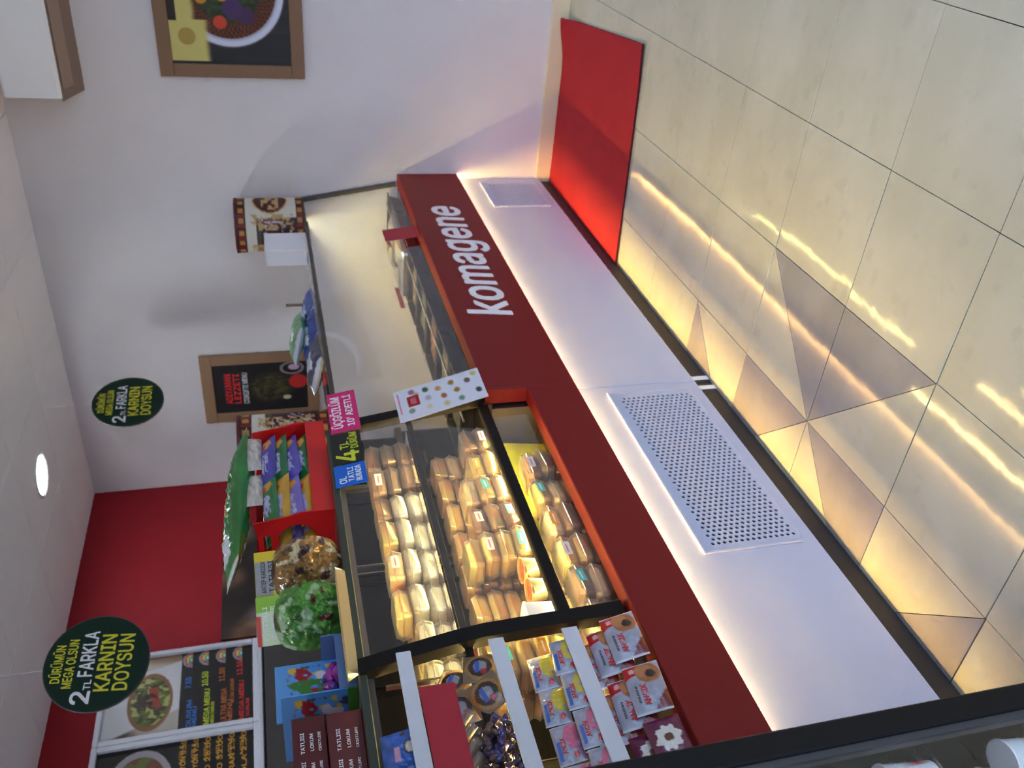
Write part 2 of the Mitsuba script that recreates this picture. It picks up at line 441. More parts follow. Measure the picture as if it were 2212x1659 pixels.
# menu boards
def menu_board(label, x_right, w, zt, zb, lines, pic, icons):
    k = thing('menu_board', label, 'menu board')
    h = zt - zb; tw = at(x_right - w / 2, YB - .035, (zt + zb) / 2); b = .026
    fr = join(box(-w/2, w/2, -.03, .03, h/2 - b, h/2, .004), box(-w/2, w/2, -.03, .03, -h/2, -h/2 + b, .004),
              box(-w/2, -w/2 + b, -.03, .03, -h/2 + b, h/2 - b, .004), box(w/2 - b, w/2, -.03, .03, -h/2 + b, h/2 - b, .004))
    part(k, 'frame', fr, 'lip_white', tw)
    W, Hh = w - 2 * b, h - 2 * b
    m, c = sheet(W, Hh, .02, pic, 110, 150)
    pr = part(k, 'print', m, 'print_matte', tw, color=c)
    t2 = tw @ T().translate([0, -.0102, 0])
    for s, x, z, hh, ww, mm in lines:
        text(pr, s, hh, ww, t2, -W/2 + x * W, -Hh/2 + z * Hh, mm, 'l')
    return k

def wrap_fn(u, v):
    col = C(u, 15, 15, 16)
    P = v > .50
    pv = (v - .50) / .50
    bg = C(u, 176, 170, 160) * (.8 + .3 * fb(u, v, 6, 2))[:, None]
    bg = paint(bg, 1 - sm(.0, .10, np.abs(u - .05)) * 0, (176, 170, 160))
    bg = paint(bg, sm(.62, .9, pv - u * .6 + .2) * (u < .4), (70, 58, 46))
    bg = paint(bg, sm(.80, .95, u - .12 * pv), (120, 92, 66))
    paper = 1 - sm(.30, .33, np.abs((u - .46) + .25 * (pv - .55)) - .05 * pv)
    bg = paint(bg, paper * .9, (206, 208, 212))
    d = np.sqrt(((u - .42) / .36) ** 2 + ((pv - .40) / .30) ** 2)
    f = C(u, 60, 46, 30)
    f = paint(f, sm(.44, .52, fb(u, v, 18, 5)) * (d > .35), (84, 100, 40)); f = paint(f, sm(.52, .58, fb(u, v, 22, 8)) * ((pv < .45) | (d > .6)), (160, 164, 96)); f = paint(f, (np.abs(pv - .34 - .3 * (u - .45)) < .06) & (np.abs(u - .47) < .13), (146, 54, 34)); f = paint(f, (d < .30) & (fb(u, v, 20, 3) > .45), (40, 26, 24))
    f = paint(f, (d > .86), (126, 84, 52))
    wr = 1 - sm(.98, 1.03, d)
    bg = bg * (1 - wr[:, None]) + f * wr[:, None]
    col = np.where(P[:, None], bg, col)
    rows = (.43, .315, .195, .075)
    for r in rows:
        cx, cy = .90, r
        dd = np.sqrt(((u - cx) * .95) ** 2 + ((v - cy) * 1.45) ** 2); up = v > cy
        for r0, r1, cc in ((.082, .098, (130, 134, 150)), (.064, .080, (190, 70, 60)), (.044, .062, (206, 180, 60)), (.022, .042, (60, 150, 120)), (0, .02, (200, 206, 214))):
            col = paint(col, (dd >= r0) & (dd < r1) & up, cc)
        col = paint(col, (dd < .06) & up & (u < .87), (60, 110, 150))
    return col
menu_board('white framed menu board with a wrap photo and coloured price lines', -1.365, .500, 2.490, 1.768,
    [('DURUM', .03, .42, .021, .15, 'ink_blue'), ('MENU', .03, .385, .018, .11, 'ink_blue'), ('7.50', .52, .43, .026, .065, 'ink_blue'),
     ('MEGA MENU', .03, .30, .024, .20, 'ink_lime'), ('10.50', .52, .315, .028, .085, 'ink_lime'), ('MEGA DURUM', .03, .268, .014, .12, 'ink_lime'),
     ('ULTRA MEGA', .03, .185, .024, .19, 'ink_orange'), ('11.50', .55, .20, .026, .08, 'ink_orange'), ('MENU', .03, .145, .020, .12, 'ink_orange'), ('ULTRA DURUM', .25, .135, .016, .14, 'ink_orange'),
     ('MEGA MENU', .03, .065, .022, .22, 'ink_red'), ('12.50', .60, .075, .026, .085, 'ink_red'), ('DURUM', .05, .03, .014, .10, 'ink_red')], wrap_fn, True)

def bowl_fn(u, v):
    col = C(u, 13, 13, 14)
    d = np.sqrt(((u - .6) / .36) ** 2 + ((v - .72) / .20) ** 2)
    col = paint(col, d < 1, (150, 146, 150)); col = paint(col, (d < .8), (110, 66, 50)); col = paint(col, (d < .8) & (fb(u, v, 14, 3) > .52), (90, 104, 50))
    return col
menu_board('white framed menu board with rows of gold prices, cut off beside the first board', -1.868, .500, 2.490, 1.768,
    [(s, .44, .44 - .078 * i, .021, .25, 'ink_gold') for i, s in enumerate(('PORSIYON 8.50', 'PORSIYON 9.50', 'KILO 28.00', 'KILO 32.00', 'AYRAN 1.50', 'KOLA 2.50'))] +
    [('ACILI', .72, .46 - .078 * i, .014, .10, 'ink_gold') for i in range(6)], bowl_fn, False)

k = thing('wall_cabinet', 'grey wall cabinet with white edging below the menu boards', 'cabinet')
part(k, 'body', box(-3.4, -1.325, YB - .10, YB, 1.0, 1.745, .004), 'kick_gray')
part(k, 'edging', join(box(-3.4, -1.305, YB - .115, YB, 1.745, 1.768, .004), box(-1.325, -1.305, YB - .115, YB, 1.0, 1.745, .004)), 'lip_white')
part(k, 'door', box(-2.32, -1.335, YB - .112, YB - .10, 1.01, 1.735, .003), 'dark_gray')
part(k, 'door', box(-3.32, -2.33, YB - .112, YB - .10, 1.01, 1.735, .003), 'dark_gray')
k = thing('back_counter', 'black back counter with steel worktop along the red wall', 'counter')
part(k, 'cabinet', box(-4.2, -0.45, YB - .62, YB - .012, 0.08, .90, .004), 'black_matte')
part(k, 'worktop', box(-4.22, -0.43, YB - .64, YB - .012, .90, .94, .004), 'steel_dark')
part(k, 'plinth', box(-4.2, -0.45, YB - .58, YB - .012, 0.0, .08), 'black_matte')
for i in range(6):
    d = part(k, 'door', box(-1.06 - i * .62, -.47 - i * .62, YB - .635, YB - .62, .10, .88, .003), 'black_matte')
    part(d, 'handle', box(-.83 - i * .62, -.70 - i * .62, YB - .66, YB - .635, .80, .815, .004), 'steel_dark')

k = thing('black_cabinet', 'low black cabinet on the back counter seen through the cooler glass', 'cabinet')
part(k, 'body', box(-3.40, -0.47, 1.36, 1.83, .942, 1.285, .004), 'black_matte')
for i in range(5): part(k, 'door', box(-1.03 - i * .585, -.50 - i * .585, 1.345, 1.36, .955, 1.27, .003), 'black_matte')

# hanging round signs
def round_sign(label, x, y, z, rz, tilt, l1, l2, r=.1715):
    k = thing('round_hanging_sign', label, 'sign')
    tw = at(x, y, z, rz) @ T().rotate([0, 1, 0], tilt)
    d = trimesh.creation.cylinder(r, .006, sections=72); d.apply_transform(trimesh.transformations.rotation_matrix(math.pi/2, [1, 0, 0]))
    bd = part(k, 'board', d, 'sign_green', tw)
    ring = trimesh.creation.annulus(r - .0005, r + .0025, .007, sections=72); ring.apply_transform(trimesh.transformations.rotation_matrix(math.pi/2, [1, 0, 0]))
    part(k, 'rim', ring, 'dark_gray', tw)
    t2 = tw @ T().translate([0, -.003, 0])
    text(bd, l1, .030, .135, t2, 0, .112, 'ink_yellow'); text(bd, l2, .030, .175, t2, 0, .072, 'ink_yellow')
    text(bd, '2', .060, .045, t2, -.122, .006, 'ink_white'); text(bd, 'TL', .022, .036, t2, -.078, .008, 'ink_white'); text(bd, 'FARKLA', .046, .165, t2, .034, .010, 'ink_white')
    text(bd, 'KARNIN', .048, .205, t2, 0, -.052, 'ink_yellow'); text(bd, 'DOYSUN', .048, .205, t2, 0, -.112, 'ink_yellow')
    part(k, 'cord', cyl((x, y, z + r - .004), (x, y, ZC), .0008, 6), 'plastic_white')
round_sign('round dark green hanging sign over the menu boards, larger in view', -2.265, .883, 2.253, -18, 6, 'DÜRÜMÜN', 'MEGA OLSUN')
round_sign('round dark green hanging sign against the white wall, farther away', -.503, .961, 2.3325, -12, 0, 'DÜRÜMÜN', 'MEGA OLSUN')

# ------------------------------------------------------------------ the display counters
XE, XJ, XN = -0.002, -2.120, -3.600      # wall end, joint, near end
def fy(z):                                # the front glass leans back as it rises
    return -.015 + .165 * (z - .9)
def bar_x(x0, x1, y, z, s):
    return box(x0, x1, y - s/2, y + s/2, z - s/2, z + s/2, s * .15)
def profile_bar(x0, x1, pts, w):
    """a bar of depth w that follows the y,z points, between x0 and x1"""
    pts = np.array(pts, float); d = np.gradient(pts, axis=0); d /= np.linalg.norm(d, axis=1, keepdims=True); nrm = np.stack([-d[:, 1], d[:, 0]], 1)
    V, F = [], []
    for p, q in zip(pts, nrm):
        a, b = p + q * w / 2, p - q * w / 2
        V += [(x0, *a), (x1, *a), (x1, *b), (x0, *b)]
    n = len(pts)
    for i in range(n - 1):
        for j in range(4):
            a, b = i * 4 + j, i * 4 + (j + 1) % 4
            F += [(a, b, b + 4), (a, b + 4, a + 4)]
    F += [(0, 2, 1), (0, 3, 2)]; o = (n - 1) * 4; F += [(o, o + 1, o + 2), (o, o + 2, o + 3)]
    m = trimesh.Trimesh(V, F, process=False); m.fix_normals(); return m

def grille(parent, x0, x1, z0, z1):
    from shapely.geometry import Polygon
    px, pz, r = .0172, .0187, .0058
    holes = []
    i = 0; x = x0 + .022
    while x < x1 - .02:
        z = z0 + .018 + (pz / 2 if i % 2 else 0)
        while z < z1 - .03:
            holes.append([(x + r * math.cos(a), z + r * math.sin(a)) for a in np.arange(8) * math.pi / 4 + .39]); z += pz
        x += px; i += 1
    pg = Polygon([(x0, z0), (x1, z0), (x1, z1), (x0, z1)], holes)
    m = trimesh.creation.extrude_polygon(pg, .004, engine='earcut')
    v = m.vertices; m = trimesh.Trimesh(np.stack([v[:, 0], -.046 + .004 - v[:, 2], v[:, 1]], 1), m.faces[:, ::-1], process=False)
    g = part(parent, 'vent_grille', m, 'panel_white', label='perforated white vent panel')
    part(g, 'rim', join(box(x0 - .012, x1 + .012, -.0490, -.040, z1, z1 + .009, .002), box(x0 - .012, x0, -.0475, -.040, z0, z1, .002), box(x1, x1 + .012, -.0465, -.040, z0, z1, .002)), 'panel_white')
    part(g, 'backing', box(x0 + .004, x1 - .004, -.0418, -.0405, z0 + .004, z1 - .004), 'black_matte')

def counter(label, x0, x1, cat='display counter'):
    k = thing('display_counter', label, cat)
    part(k, 'kickboard', box(x0 + .002, x1 - .002, -.025, .02, 0, .072), 'kick_gray')
    part(k, 'front_panel', box(x0 + .001, x1 - .001, -.040, -.010, .072, .596, .003), 'panel_white')
    return k
A = counter('long glass deli counter with a red fascia and glowing white front by the white wall', XJ, XE)
B = counter('glass cooler counter full of food boxes, with perforated white front, nearest the fridge', XN, XJ)
for k, xs in ((A, XJ + .018), (B, XJ - .045)):
    part(k, 'foot', box(xs, xs + .024, -.029, -.0255, 0, .072, .001), 'plastic_white')
grille(B, -2.972, -2.180, .119, .433)
grille(A, -.412, -.085, .119, .424)
# fascias
f = part(A, 'fascia', join(box(XJ, XE, -.070, -.064, .549, .878, .002)), 'red_laminate', label='red fascia board')
part(A, 'ledge', box(XJ, XE, -.064, -.004, .866, .878, .001), 'red_laminate')
part(A, 'soffit', box(XJ, XE, -.064, -.01, .596, .606), 'red_laminate')
twf = at(0, -.0705, -.010)
text(f, 'komagene', .172, 1.13, twf, -1.612, .657, 'ink_white', 'l', shear=.16, depth=.002)
fb_ = part(B, 'fascia', join(box(XN, XJ, -.070, -.064, .549, .728, .002)), 'red_laminate', label='red fascia board')
part(B, 'ledge', box(XN, XJ, -.064, -.012, .716, .728, .001), 'red_laminate')
part(B, 'cheek', box(XJ - .012, XJ, -.0695, -.012, .728, .878, .001), 'red_laminate')
part(B, 'soffit', box(XN, XJ, -.064, -.01, .596, .606), 'red_laminate')
for k, a, b in ((A, XJ + .004, XE - .004), (B, XN + .004, XJ - .004)):
    key = pkey(k, 'light_strip')
    put(key, shape(box(a, b, -.0625, -.0480, .584, .588), 'plastic_white'), emitter=emit(LED, 3.0))
    labels[key] = {'label': 'warm light strip under the red fascia'}

# --- case A
ZA = 1.390
part(A, 'deck', box(XJ, XE, -.004, .345, .845, .873, .002), 'black_metal')
part(A, 'carcass', join(box(XJ, XE, .02, .335, .095, .845)), 'dark_gray')
part(A, 'front_glass', quad((XJ + .03, fy(.885), .885), (XE - .02, fy(.885), .885), (XE - .02, fy(ZA - .012), ZA - .012), (XJ + .03, fy(ZA - .012), ZA - .012)), 'pane_glass')
part(A, 'end_frame', profile_bar(XE - .020, XE, [(fy(z), z) for z in np.linspace(.885, ZA, 6)], .022), 'dark_gray')
part(A, 'top_rail', box(XJ, XE, fy(ZA) - .006, fy(ZA) + .008, ZA - .009, ZA + .002, .002), 'rail_green')
part(A, 'top_glass', quad((XJ, fy(ZA) + .008, ZA), (XE, fy(ZA) + .008, ZA), (XE, .345, ZA), (XJ, .345, ZA)), 'pane_glass')
part(A, 'back_post', join(box(XJ, XJ + .02, .325, .345, .873, ZA)), 'dark_gray')

part(A, 'lamp_hood', join(box(XJ + .1, XE - .03, .213, .216, ZA - .027, ZA - .002), box(XJ + .1, XE - .03, .181, .184, ZA - .028, ZA - .002), box(XJ + .1, XE - .03, .184, .213, ZA - .004, ZA - .001)), 'dark_gray')
key = pkey(A, 'lamp_tube'); put(key, shape(cyl((-1.72, .191, ZA - .015), (-.05, .191, ZA - .015), .006, 12), 'plastic_white'), emitter=emit(TUBE_A, 1.6))
part(A, 'tray_rail', join(cyl((XJ + .03, .085, .938), (XE - .03, .085, .938), .004, 8)), 'steel', smooth=40)

# --- case B
ZB = 1.418
def gb(z):
    return -.012 + .035 * max(0, z - .73) + .26 * max(0, z - 1.12) ** 1.15 * .85
zs = np.linspace(.735, ZB, 12)
part(B, 'deck', box(XN, XJ, -.012, .72, .60, .672, .002), 'steel_dark')
part(B, 'carcass', box(XN, XJ, .02, .70, .095, .60), 'dark_gray')
def curved_glass(x0, x1, z0, z1, n=8):
    zz = np.linspace(z0, z1, n); V = []
    for z in zz: V += [(x0, gb(z), z), (x1, gb(z), z)]
    F = []
    for i in range(n - 1): F += [(2*i, 2*i+1, 2*i+3), (2*i, 2*i+3, 2*i+2)]
    return trimesh.Trimesh(V, F, process=False)
part(B, 'front_glass', curved_glass(-3.10, XJ - .03, .735, .872, 3), 'pane_glass')
part(B, 'front_glass', curved_glass(-3.10, XJ - .03, .902, ZB - .012), 'pane_glass')
part(B, 'cross_bar', box(-3.10, XJ - .02, gb(.887) - .012, gb(.887) + .014, .870, .904, .003), 'black_metal')
part(B, 'post', profile_bar(-3.138, -3.095, [(gb(z) - .004, z) for z in zs], .036), 'black_metal', label='curved black upright')
part(B, 'post', profile_bar(XJ - .012, XJ + .032, [(fy(z) - .002, z) for z in np.linspace(.885, ZB - .01, 8)], .032), 'black_metal', label='black corner upright')
part(B, 'top_rail', box(XN, XJ - .013, gb(ZB) - .012, gb(ZB) + .006, ZB - .014, ZB + .006, .003), 'rail_green')
part(B, 'top_panel', box(XN, XJ - .013, gb(ZB) + .02, .72, ZB - .006, ZB + .006, .002), 'top_dark')
for z in (1.160, .882):
    part(B, 'shelf', quad((XN + .01, .045, z), (XJ - .04, .045, z), (XJ - .04, .42, z), (XN + .01, .42, z)), 'pane_glass', label='glass shelf')
    part(B, 'shelf_lip', box(XN + .01, XJ - .04, (.012 if z > 1 else .010), (.015 if z > 1 else .013), z - .019, z + .002, .001), 'black_metal')
part(B, 'lamp_hood', box(XN + .02, XJ - .04, gb(ZB) + .0065, gb(ZB) + .0085, ZB - .030, ZB - .004), 'dark_gray')
for (y, z) in ((.090, ZB - .013), (.032, 1.148), (.026, .868)):
    key = pkey(B, 'lamp_tube'); put(key, shape(cyl((-3.5, y, z), (-2.2, y, z), .005, 12), 'plastic_white'), emitter=emit(TUBE, 1.6))
fr = []
for x in (XJ - .06, -2.62, -3.10, XN + .01):
    fr.append(box(x, x + .045, .70, .72, .672, ZB - .006))
part(B, 'back_sill', box(XN, XJ, .70, .72, .672, .70), 'black_metal')
for q in fr: part(B, 'back_stile', q, 'black_metal')
st = []
for x in (XJ - .06, -2.62, -3.10): st += [box(x + .0, x + .004, .694, .70, .70, ZB - .02), box(x + .041, x + .045, .694, .70, .70, ZB - .02)]
for q in st: part(B, 'door_trim', q, 'steel')

# tags and cards on the counters
def flat_tag(name, label, cat, x, y, z, w, h, m, rz=0, rx=-9, ry=0, t=.0015):
    k = thing(name, label, cat)
    tw = at(x, y, z, rz) @ T().rotate([0, 1, 0], ry) @ T().rotate([1, 0, 0], rx)
    cd = part(k, 'card', box(-w/2, w/2, -t/2, t/2, -h/2, h/2, t * .3), m, tw)
    return cd, tw @ T().translate([0, -t/2, 0])
k, t = flat_tag('price_tag', 'pink price tag with white lettering at the top edge of the glass', 'price tag', -2.050, .030, 1.360, .235, .100, 'tag_pink', 0, -10)
text(k, 'ÜÇGÖZLÜM', .030, .185, t, -.002, .008, 'ink_white'); text(k, '10\' ADETLİ', .024, .185, t, 0, -.032, 'ink_white')
k, t = flat_tag('price_tag', 'black price tag with a yellow figure four beside the pink tag', 'price tag', -2.250, .034, 1.366, .160, .098, 'tag_black', 0, -10)
text(k, '4', .072, .058, t, -.048, -.034, 'ink_lime'); text(k, 'TL', .026, .040, t, .012, -.004, 'ink_lime'); text(k, 'DÜRÜM', .024, .085, t, .032, -.036, 'ink_lime')
k, t = flat_tag('price_tag', 'blue price tag with pale lettering beside the black tag', 'price tag', -2.386, .037, 1.368, .105, .100, 'tag_blue', 0, -10)
text(k, 'OL', .022, .034, t, -.022, .014, 'ink_white'); text(k, 'TATLI', .018, .07, t, 0, -.010, 'ink_white'); text(k, 'BURADA', .018, .075, t, 0, -.034, 'ink_white')

k = thing('recipe_card', 'white card with small food icons and a red square, leaning on the counter glass', 'card')
def card_fn(u, v):
    col = C(u, 214, 216, 228)
    ic = [(.86, .93, (190, 186, 120)), (.30, .93, (60, 70, 70)), (.70, .84, (110, 84, 84)), (.78, .66, (160, 120, 60)), (.50, .70, (150, 116, 50)), (.20, .72, (110, 140, 120)), (.72, .50, (190, 150, 100)),
          (.44, .54, (160, 100, 70)), (.18, .55, (196, 186, 140)), (.80, .36, (60, 90, 66)), (.52, .37, (176, 172, 176)), (.24, .36, (206, 196, 170)), (.26, .16, (130, 140, 126)), (.85, .20, (150, 110, 130)), (.72, .24, (206, 150, 120))]
    for a, b, c in ic:
        col = paint(col, disc(u, v + .02 * (fb(u, v, 20, 3) - .5), a, b, .034, .42, .35), c)
    col = paint(col, rect(u, v, .40, .72, .13, .27), (160, 24, 36)); col = paint(col, rect(u, v, .46, .66, .17, .23) * .5, (220, 170, 180))
    col = paint(col, rect(u, v, .25, .9, .035, .05), (206, 130, 140))
    return np.clip(col, 0, 255)
mC, cC = sheet(.182, .312, .0016, lambda u, v: card_fn(u, 1 - v), 60, 110, back=(214, 216, 228))
part(k, 'sheet', mC, 'print_matte', at(-2.088, -.036, 1.030, 0) @ T().rotate([1, 0, 0], -16), color=cC)

k, t = flat_tag('red_tag', 'plain red tag standing on the red fascia of the deli counter', 'tag', -.700, -.030, .962, .130, .160, 'red_card', 0, -8)
k, t = flat_tag('red_tag', 'small dark red card inside the deli counter behind the trays', 'tag', -.675, .33, .955, .22, .022, 'maroon_card', 0, 0)

# trays in the deli counter
def pan_mesh(w, d, h):
    o, i = rring(w, d, .02), rring(w - .024, d - .024, .016)
    b = rring(w - .05, d - .05, .02)
    return loft([(o, h - .003), (o, h), (i, h), (b, .004)], False, True)
pan_s = shape(pan_mesh(.235, .29, .06), 'steel_dark', smooth=30)
pan_b = shape(pan_mesh(.235, .29, .06), 'black_metal', smooth=30)
lid_s = shape(loft([(rring(.228, .243, .02), 0), (rring(.222, .237, .02), .018), (rring(.17, .19, .03), .034)], False, True), 'steel', smooth=30)
def tray_food(seed, a, b):
    def fn(u, v):
        return C(u, *a) * (.6 + .6 * fb(u, v, 9, seed))[:, None] + np.array(b) * (fb(u, v, 12, seed + 3) > .55)[:, None] * .5
    m, c = sheet(.19, .205, .02, fn, 24, 24, lambda u, v: .5 + fb(u, v, 6, seed))
    return shape(m, 'food', True, c)
foods = [tray_food(3, (60, 50, 34), (30, 40, 10)), tray_food(9, (44, 46, 40), (20, 20, 16)), tray_food(14, (66, 40, 26), (40, 20, 10))]
for i in range(8):
    x = -.155 - i * .25
    steel_lid = i in (1, 2)
    k = thing('food_pan', ['steel lidded food pan', 'dark open food pan'][0 if steel_lid else 1] + f' in the deli counter, {["first", "second", "third", "fourth", "fifth", "sixth", "seventh", "eighth"][i]} from the white wall', 'food pan', 'pans in the deli counter')
    put(pkey(k, 'pan'), pan_s if i in (1, 2) else pan_b, at(x, .160, .874))
    put(pkey(k, 'food'), foods[i % 3], at(x, .160, .905, 0, 90))
    if steel_lid:
        lk = pkey(k, 'lid'); put(lk, lid_s, at(x, .160, .935))
        h = pkey(lk, 'handle'); put(h, shape(box(-.03, .03, -.006, .006, .034, .05, .004), 'steel'), at(x, .160, .935))

# ------------------------------------------------------------------ food boxes in the cooler
def blob_fn(a, b, c, s=1, sc=16):
    def fn(u, v):
        n1 = fb(u, v, sc, s); n2 = fb(u, v, sc * 1.3, s + 7)
        col = C(u, *a) * (.75 + .5 * n1)[:, None]
        col = paint(col, sm(.50, .54, n2), b); col = paint(col, sm(.57, .61, n1), c)
        return col
    return fn
ON = ['first', 'second', 'third', 'fourth', 'fifth', 'sixth', 'seventh', 'eighth']
LV = ['bottom', 'second', 'third', 'fourth']
RW = ['front', 'rear']
W_, D_, H_ = .125, .105, .046
base_m = loft([(rring(W_ - .016, D_ - .016, .014), 0), (rring(W_ - .004, D_ - .004, .016), H_ * .52), (rring(W_, D_, .018), H_ * .55), (rring(W_, D_, .018), H_ * .60)], True, False)
lid_m = loft([(rring(W_, D_, .018), H_ * .60), (rring(W_ - .006, D_ - .006, .018), H_ * .64), (rring(W_ - .016, D_ - .016, .018), H_ * .96), (rring(W_ - .03, D_ - .03, .016), H_)], False, True)
base_s, lid_s2 = shape(base_m, 'clear_plastic', smooth=35), shape(lid_m, 'clear_plastic', smooth=35)
def fill(fn, seed):
    """food filling a box: a bumpy block with its own colours"""
    n = 14
    rings = []
    V, F, col = [], [], []
    for j, (s, z) in enumerate(((.80, .002), (.88, H_ * .5), (.80, H_ * .76), (.50, H_ * .84))):
        rings.append((rring(W_ * s - .006, D_ * s - .006, .014, 5), z))
    m = loft(rings, True, True)
    m = m.subdivide()
    v = m.vertices.copy()
    q = v / .012
    v += (meshkit.noise(q, seed)[:, None] - .5) * np.array([.006, .006, .005])
    v[:, 2] = np.clip(v[:, 2], .0015, H_ * .93)
    m = trimesh.Trimesh(v, m.faces, process=False)
    u_ = v[:, 0] / W_ + v[:, 1] * 3 + .5; v_ = v[:, 2] / W_ + v[:, 1] / D_ * .5
    return shape(m, 'food', True, lin(np.clip(fn(u_, v_), 0, 255)))
FILL = {
    'kofte': fill(blob_fn((92, 48, 26), (60, 30, 18), (150, 96, 50), 1), 1),
    'lavash': fill(blob_fn((226, 218, 196), (206, 194, 168), (120, 104, 80), 2, 9), 2),
    'corn': fill(blob_fn((236, 186, 80), (216, 130, 44), (240, 214, 130), 3), 3),
    'salad': fill(blob_fn((206, 150, 70), (206, 84, 44), (120, 140, 50), 4), 4),
    'rose': fill(blob_fn((232, 190, 130), (220, 100, 66), (244, 220, 160), 5), 5),
    'dark': fill(blob_fn((84, 58, 40), (110, 80, 54), (54, 44, 38), 6), 6)}
DESC = {'kofte': 'brown kofte', 'lavash': 'pale wrap', 'corn': 'golden', 'salad': 'mixed salad', 'rose': 'orange cream', 'dark': 'dark brown'}
lab_m = {}
def box_label(a, b):
    m, c = sheet(.05, .022, .0006, lambda u, v: paint(C(u, *a), rect(u, v, .15, .85, .35, .65), b), 8, 6)
    return shape(m, 'print_matte', False, c)
LAB = [box_label((226, 224, 220), (200, 50, 60)), box_label((70, 190, 180), (240, 240, 240)), box_label((236, 150, 60), (250, 240, 220))]
def food_box(x, y, z, kind, rz, label, group, rx=0, ry=0, sticker=None):
    k = thing('food_box', label, 'food box', group)
    tw = at(x, y, z, rz, rx, ry)
    put(pkey(k, 'base'), base_s, tw); put(pkey(k, 'food'), FILL[kind], tw); put(pkey(k, 'lid'), lid_s2, tw)
    if sticker is not None:
        put(pkey(k, 'sticker'), LAB[sticker], tw @ T().translate([0, -D_/2 - .002, H_ * .5]))
    return k
# upper shelf: wraps lying in front, boxes on top
cols = 8
for i in range(cols):
    x = -2.215 - i * .132
    for lvl in range(3):
        for row in range(2):
            if row == 1 and (lvl > 1 or i % 3 == 1): continue
            if i == 6 and lvl == 2: continue
            if i == 7 and lvl == 2 and row == 0: continue
            kind = ('dark' if i < 2 else 'lavash') if lvl < 2 else ('kofte' if i < 3 else ('salad', 'rose', 'corn')[i % 3])
            if row == 1: kind = ('salad', 'corn', 'rose')[(i + lvl) % 3]
            food_box(x + rng.uniform(-.008, .008), .15 + row * .115 + rng.uniform(-.012, .010), 1.1605 + lvl * (H_ + .0012), kind, float(rng.uniform(-9, 9)),
                     f'{DESC[kind]} food box, {LV[lvl]} layer, {ON[i]} {RW[row]} stack from far end, upper cooler shelf', 'food boxes on the upper shelf of the cooler with ' + DESC[kind], sticker=(0 if (i + lvl) % 3 == 0 and row == 0 and lvl == 2 else None))
# middle shelf
for i in range(cols):
    x = -2.215 - i * .132
    for lvl in range(4):
        for row in range(2):
            if row == 0 and (i in (5, 6) and lvl == 0): continue
            if row == 0 and i in (0, 1) : 
                if lvl > 1: continue
            kind = ('salad', 'rose', 'corn', 'kofte', 'salad', 'corn')[(i * 2 + lvl * 3 + row) % 6]
            y = .105 + row * .118 + (.0 if row else .004 * lvl)
            if row == 0 and lvl == 0 and i in (2, 3): continue
            z0 = .8825 + lvl * (H_ + .0012)
            if row == 0 and i in (2, 3): z0 -= (H_ + .0012) if lvl > 0 else 0
            if row == 0 and i in (5, 6): z0 -= 0
            if row == 0 and i in (5, 6): continue
            food_box(x + rng.uniform(-.008, .008), y + rng.uniform(-.010, .010), z0, kind, float(rng.uniform(-9, 9)), f'{DESC[kind]} food box, {LV[lvl]} layer, {ON[i]} {RW[row]} stack from far end, middle cooler shelf', 'food boxes on the middle shelf of the cooler with ' + DESC[kind], sticker=((i + lvl) % 3 if (i + lvl) % 2 == 0 and row == 0 else None))
# lower deck
for i in range(cols):
    x = -2.30 - i * .130
    for lvl in range(3):
        for row in range(2):
            if (i == 0 and row == 0) or (i < 3 and row == 1): continue
            kind = ('salad', 'rose', 'corn', 'dark', 'rose', 'kofte')[(i + lvl * 2 + row) % 6]
            if row == 0 and lvl == 0: kind = 'dark'
            food_box(x + rng.uniform(-.008, .008), 0.074 + row * .118 + rng.uniform(-.010, .010), .6725 + lvl * (H_ + .0012), kind, float(rng.uniform(-9, 9)), f'{DESC[kind]} food box, {LV[lvl]} layer, {ON[i]} {RW[row]} stack from far end, bottom cooler deck', 'food boxes on the bottom deck of the cooler with ' + DESC[kind], sticker=((i + lvl) % 3 if lvl == 2 and row == 0 else None))
# yellow tubs, sauce cups and a white tub
def tub(label, x, y, z, w, d, h, m, lidm):
    k = thing('plastic_tub', label, 'tub')
    part(k, 'body', loft([(rring(w * .9, d * .9, .02), 0), (rring(w, d, .022), h * .9)], True, True), m, at(x, y, z), smooth=30)
    part(k, 'lid', loft([(rring(w + .006, d + .006, .024), h * .9), (rring(w + .006, d + .006, .024), h * .97), (rring(w - .01, d - .01, .02), h)], True, True), lidm, at(x, y, z), smooth=30)
tub('long bright yellow plastic tub on the bottom deck of the cooler behind the low glass', -2.375, .185, .6725, .40, .13, .165, 'yellow_plastic', 'yellow_plastic')
def sauce_fn(u, v):
    col = C(u, 170, 60, 34) * (.7 + .6 * fb(u, v, 14, 2))[:, None]
    return paint(col, fb(u, v, 16, 8) > .58, (96, 110, 50))
for i, (x, z) in enumerate(((-2.845, .8825), (-2.925, .8825))):
    k = thing('sauce_cup', f'cream cup of red salsa on the middle cooler shelf, {["farther from", "nearer to"][i]} the curved black upright', 'cup')
    part(k, 'cup', lathe([(0, 0), (.030, 0), (.037, .045), (.039, .046), (.039, .049), (.035, .048), (.034, .040), (0, .040)], 28), 'beige_plastic', at(x, .075, z), smooth=35)
    m, c = sheet(.066, .066, .012, sauce_fn, 20, 20, lambda u, v: np.clip(1 - ((2*u-1)**2 + (2*v-1)**2), .02, 1) * .9)
    part(k, 'salsa', m, 'food', at(x, .075, z + .042, 0, 90), color=c, smooth=True)
tub('white plastic tub on the middle shelf of the cooler beside the black upright', -3.03, .085, .8825, .10, .085, .085, 'plastic_white', 'plastic_white')
k = thing('price_card', 'pale blue card on a maroon panel behind the middle shelf of the cooler', 'card')
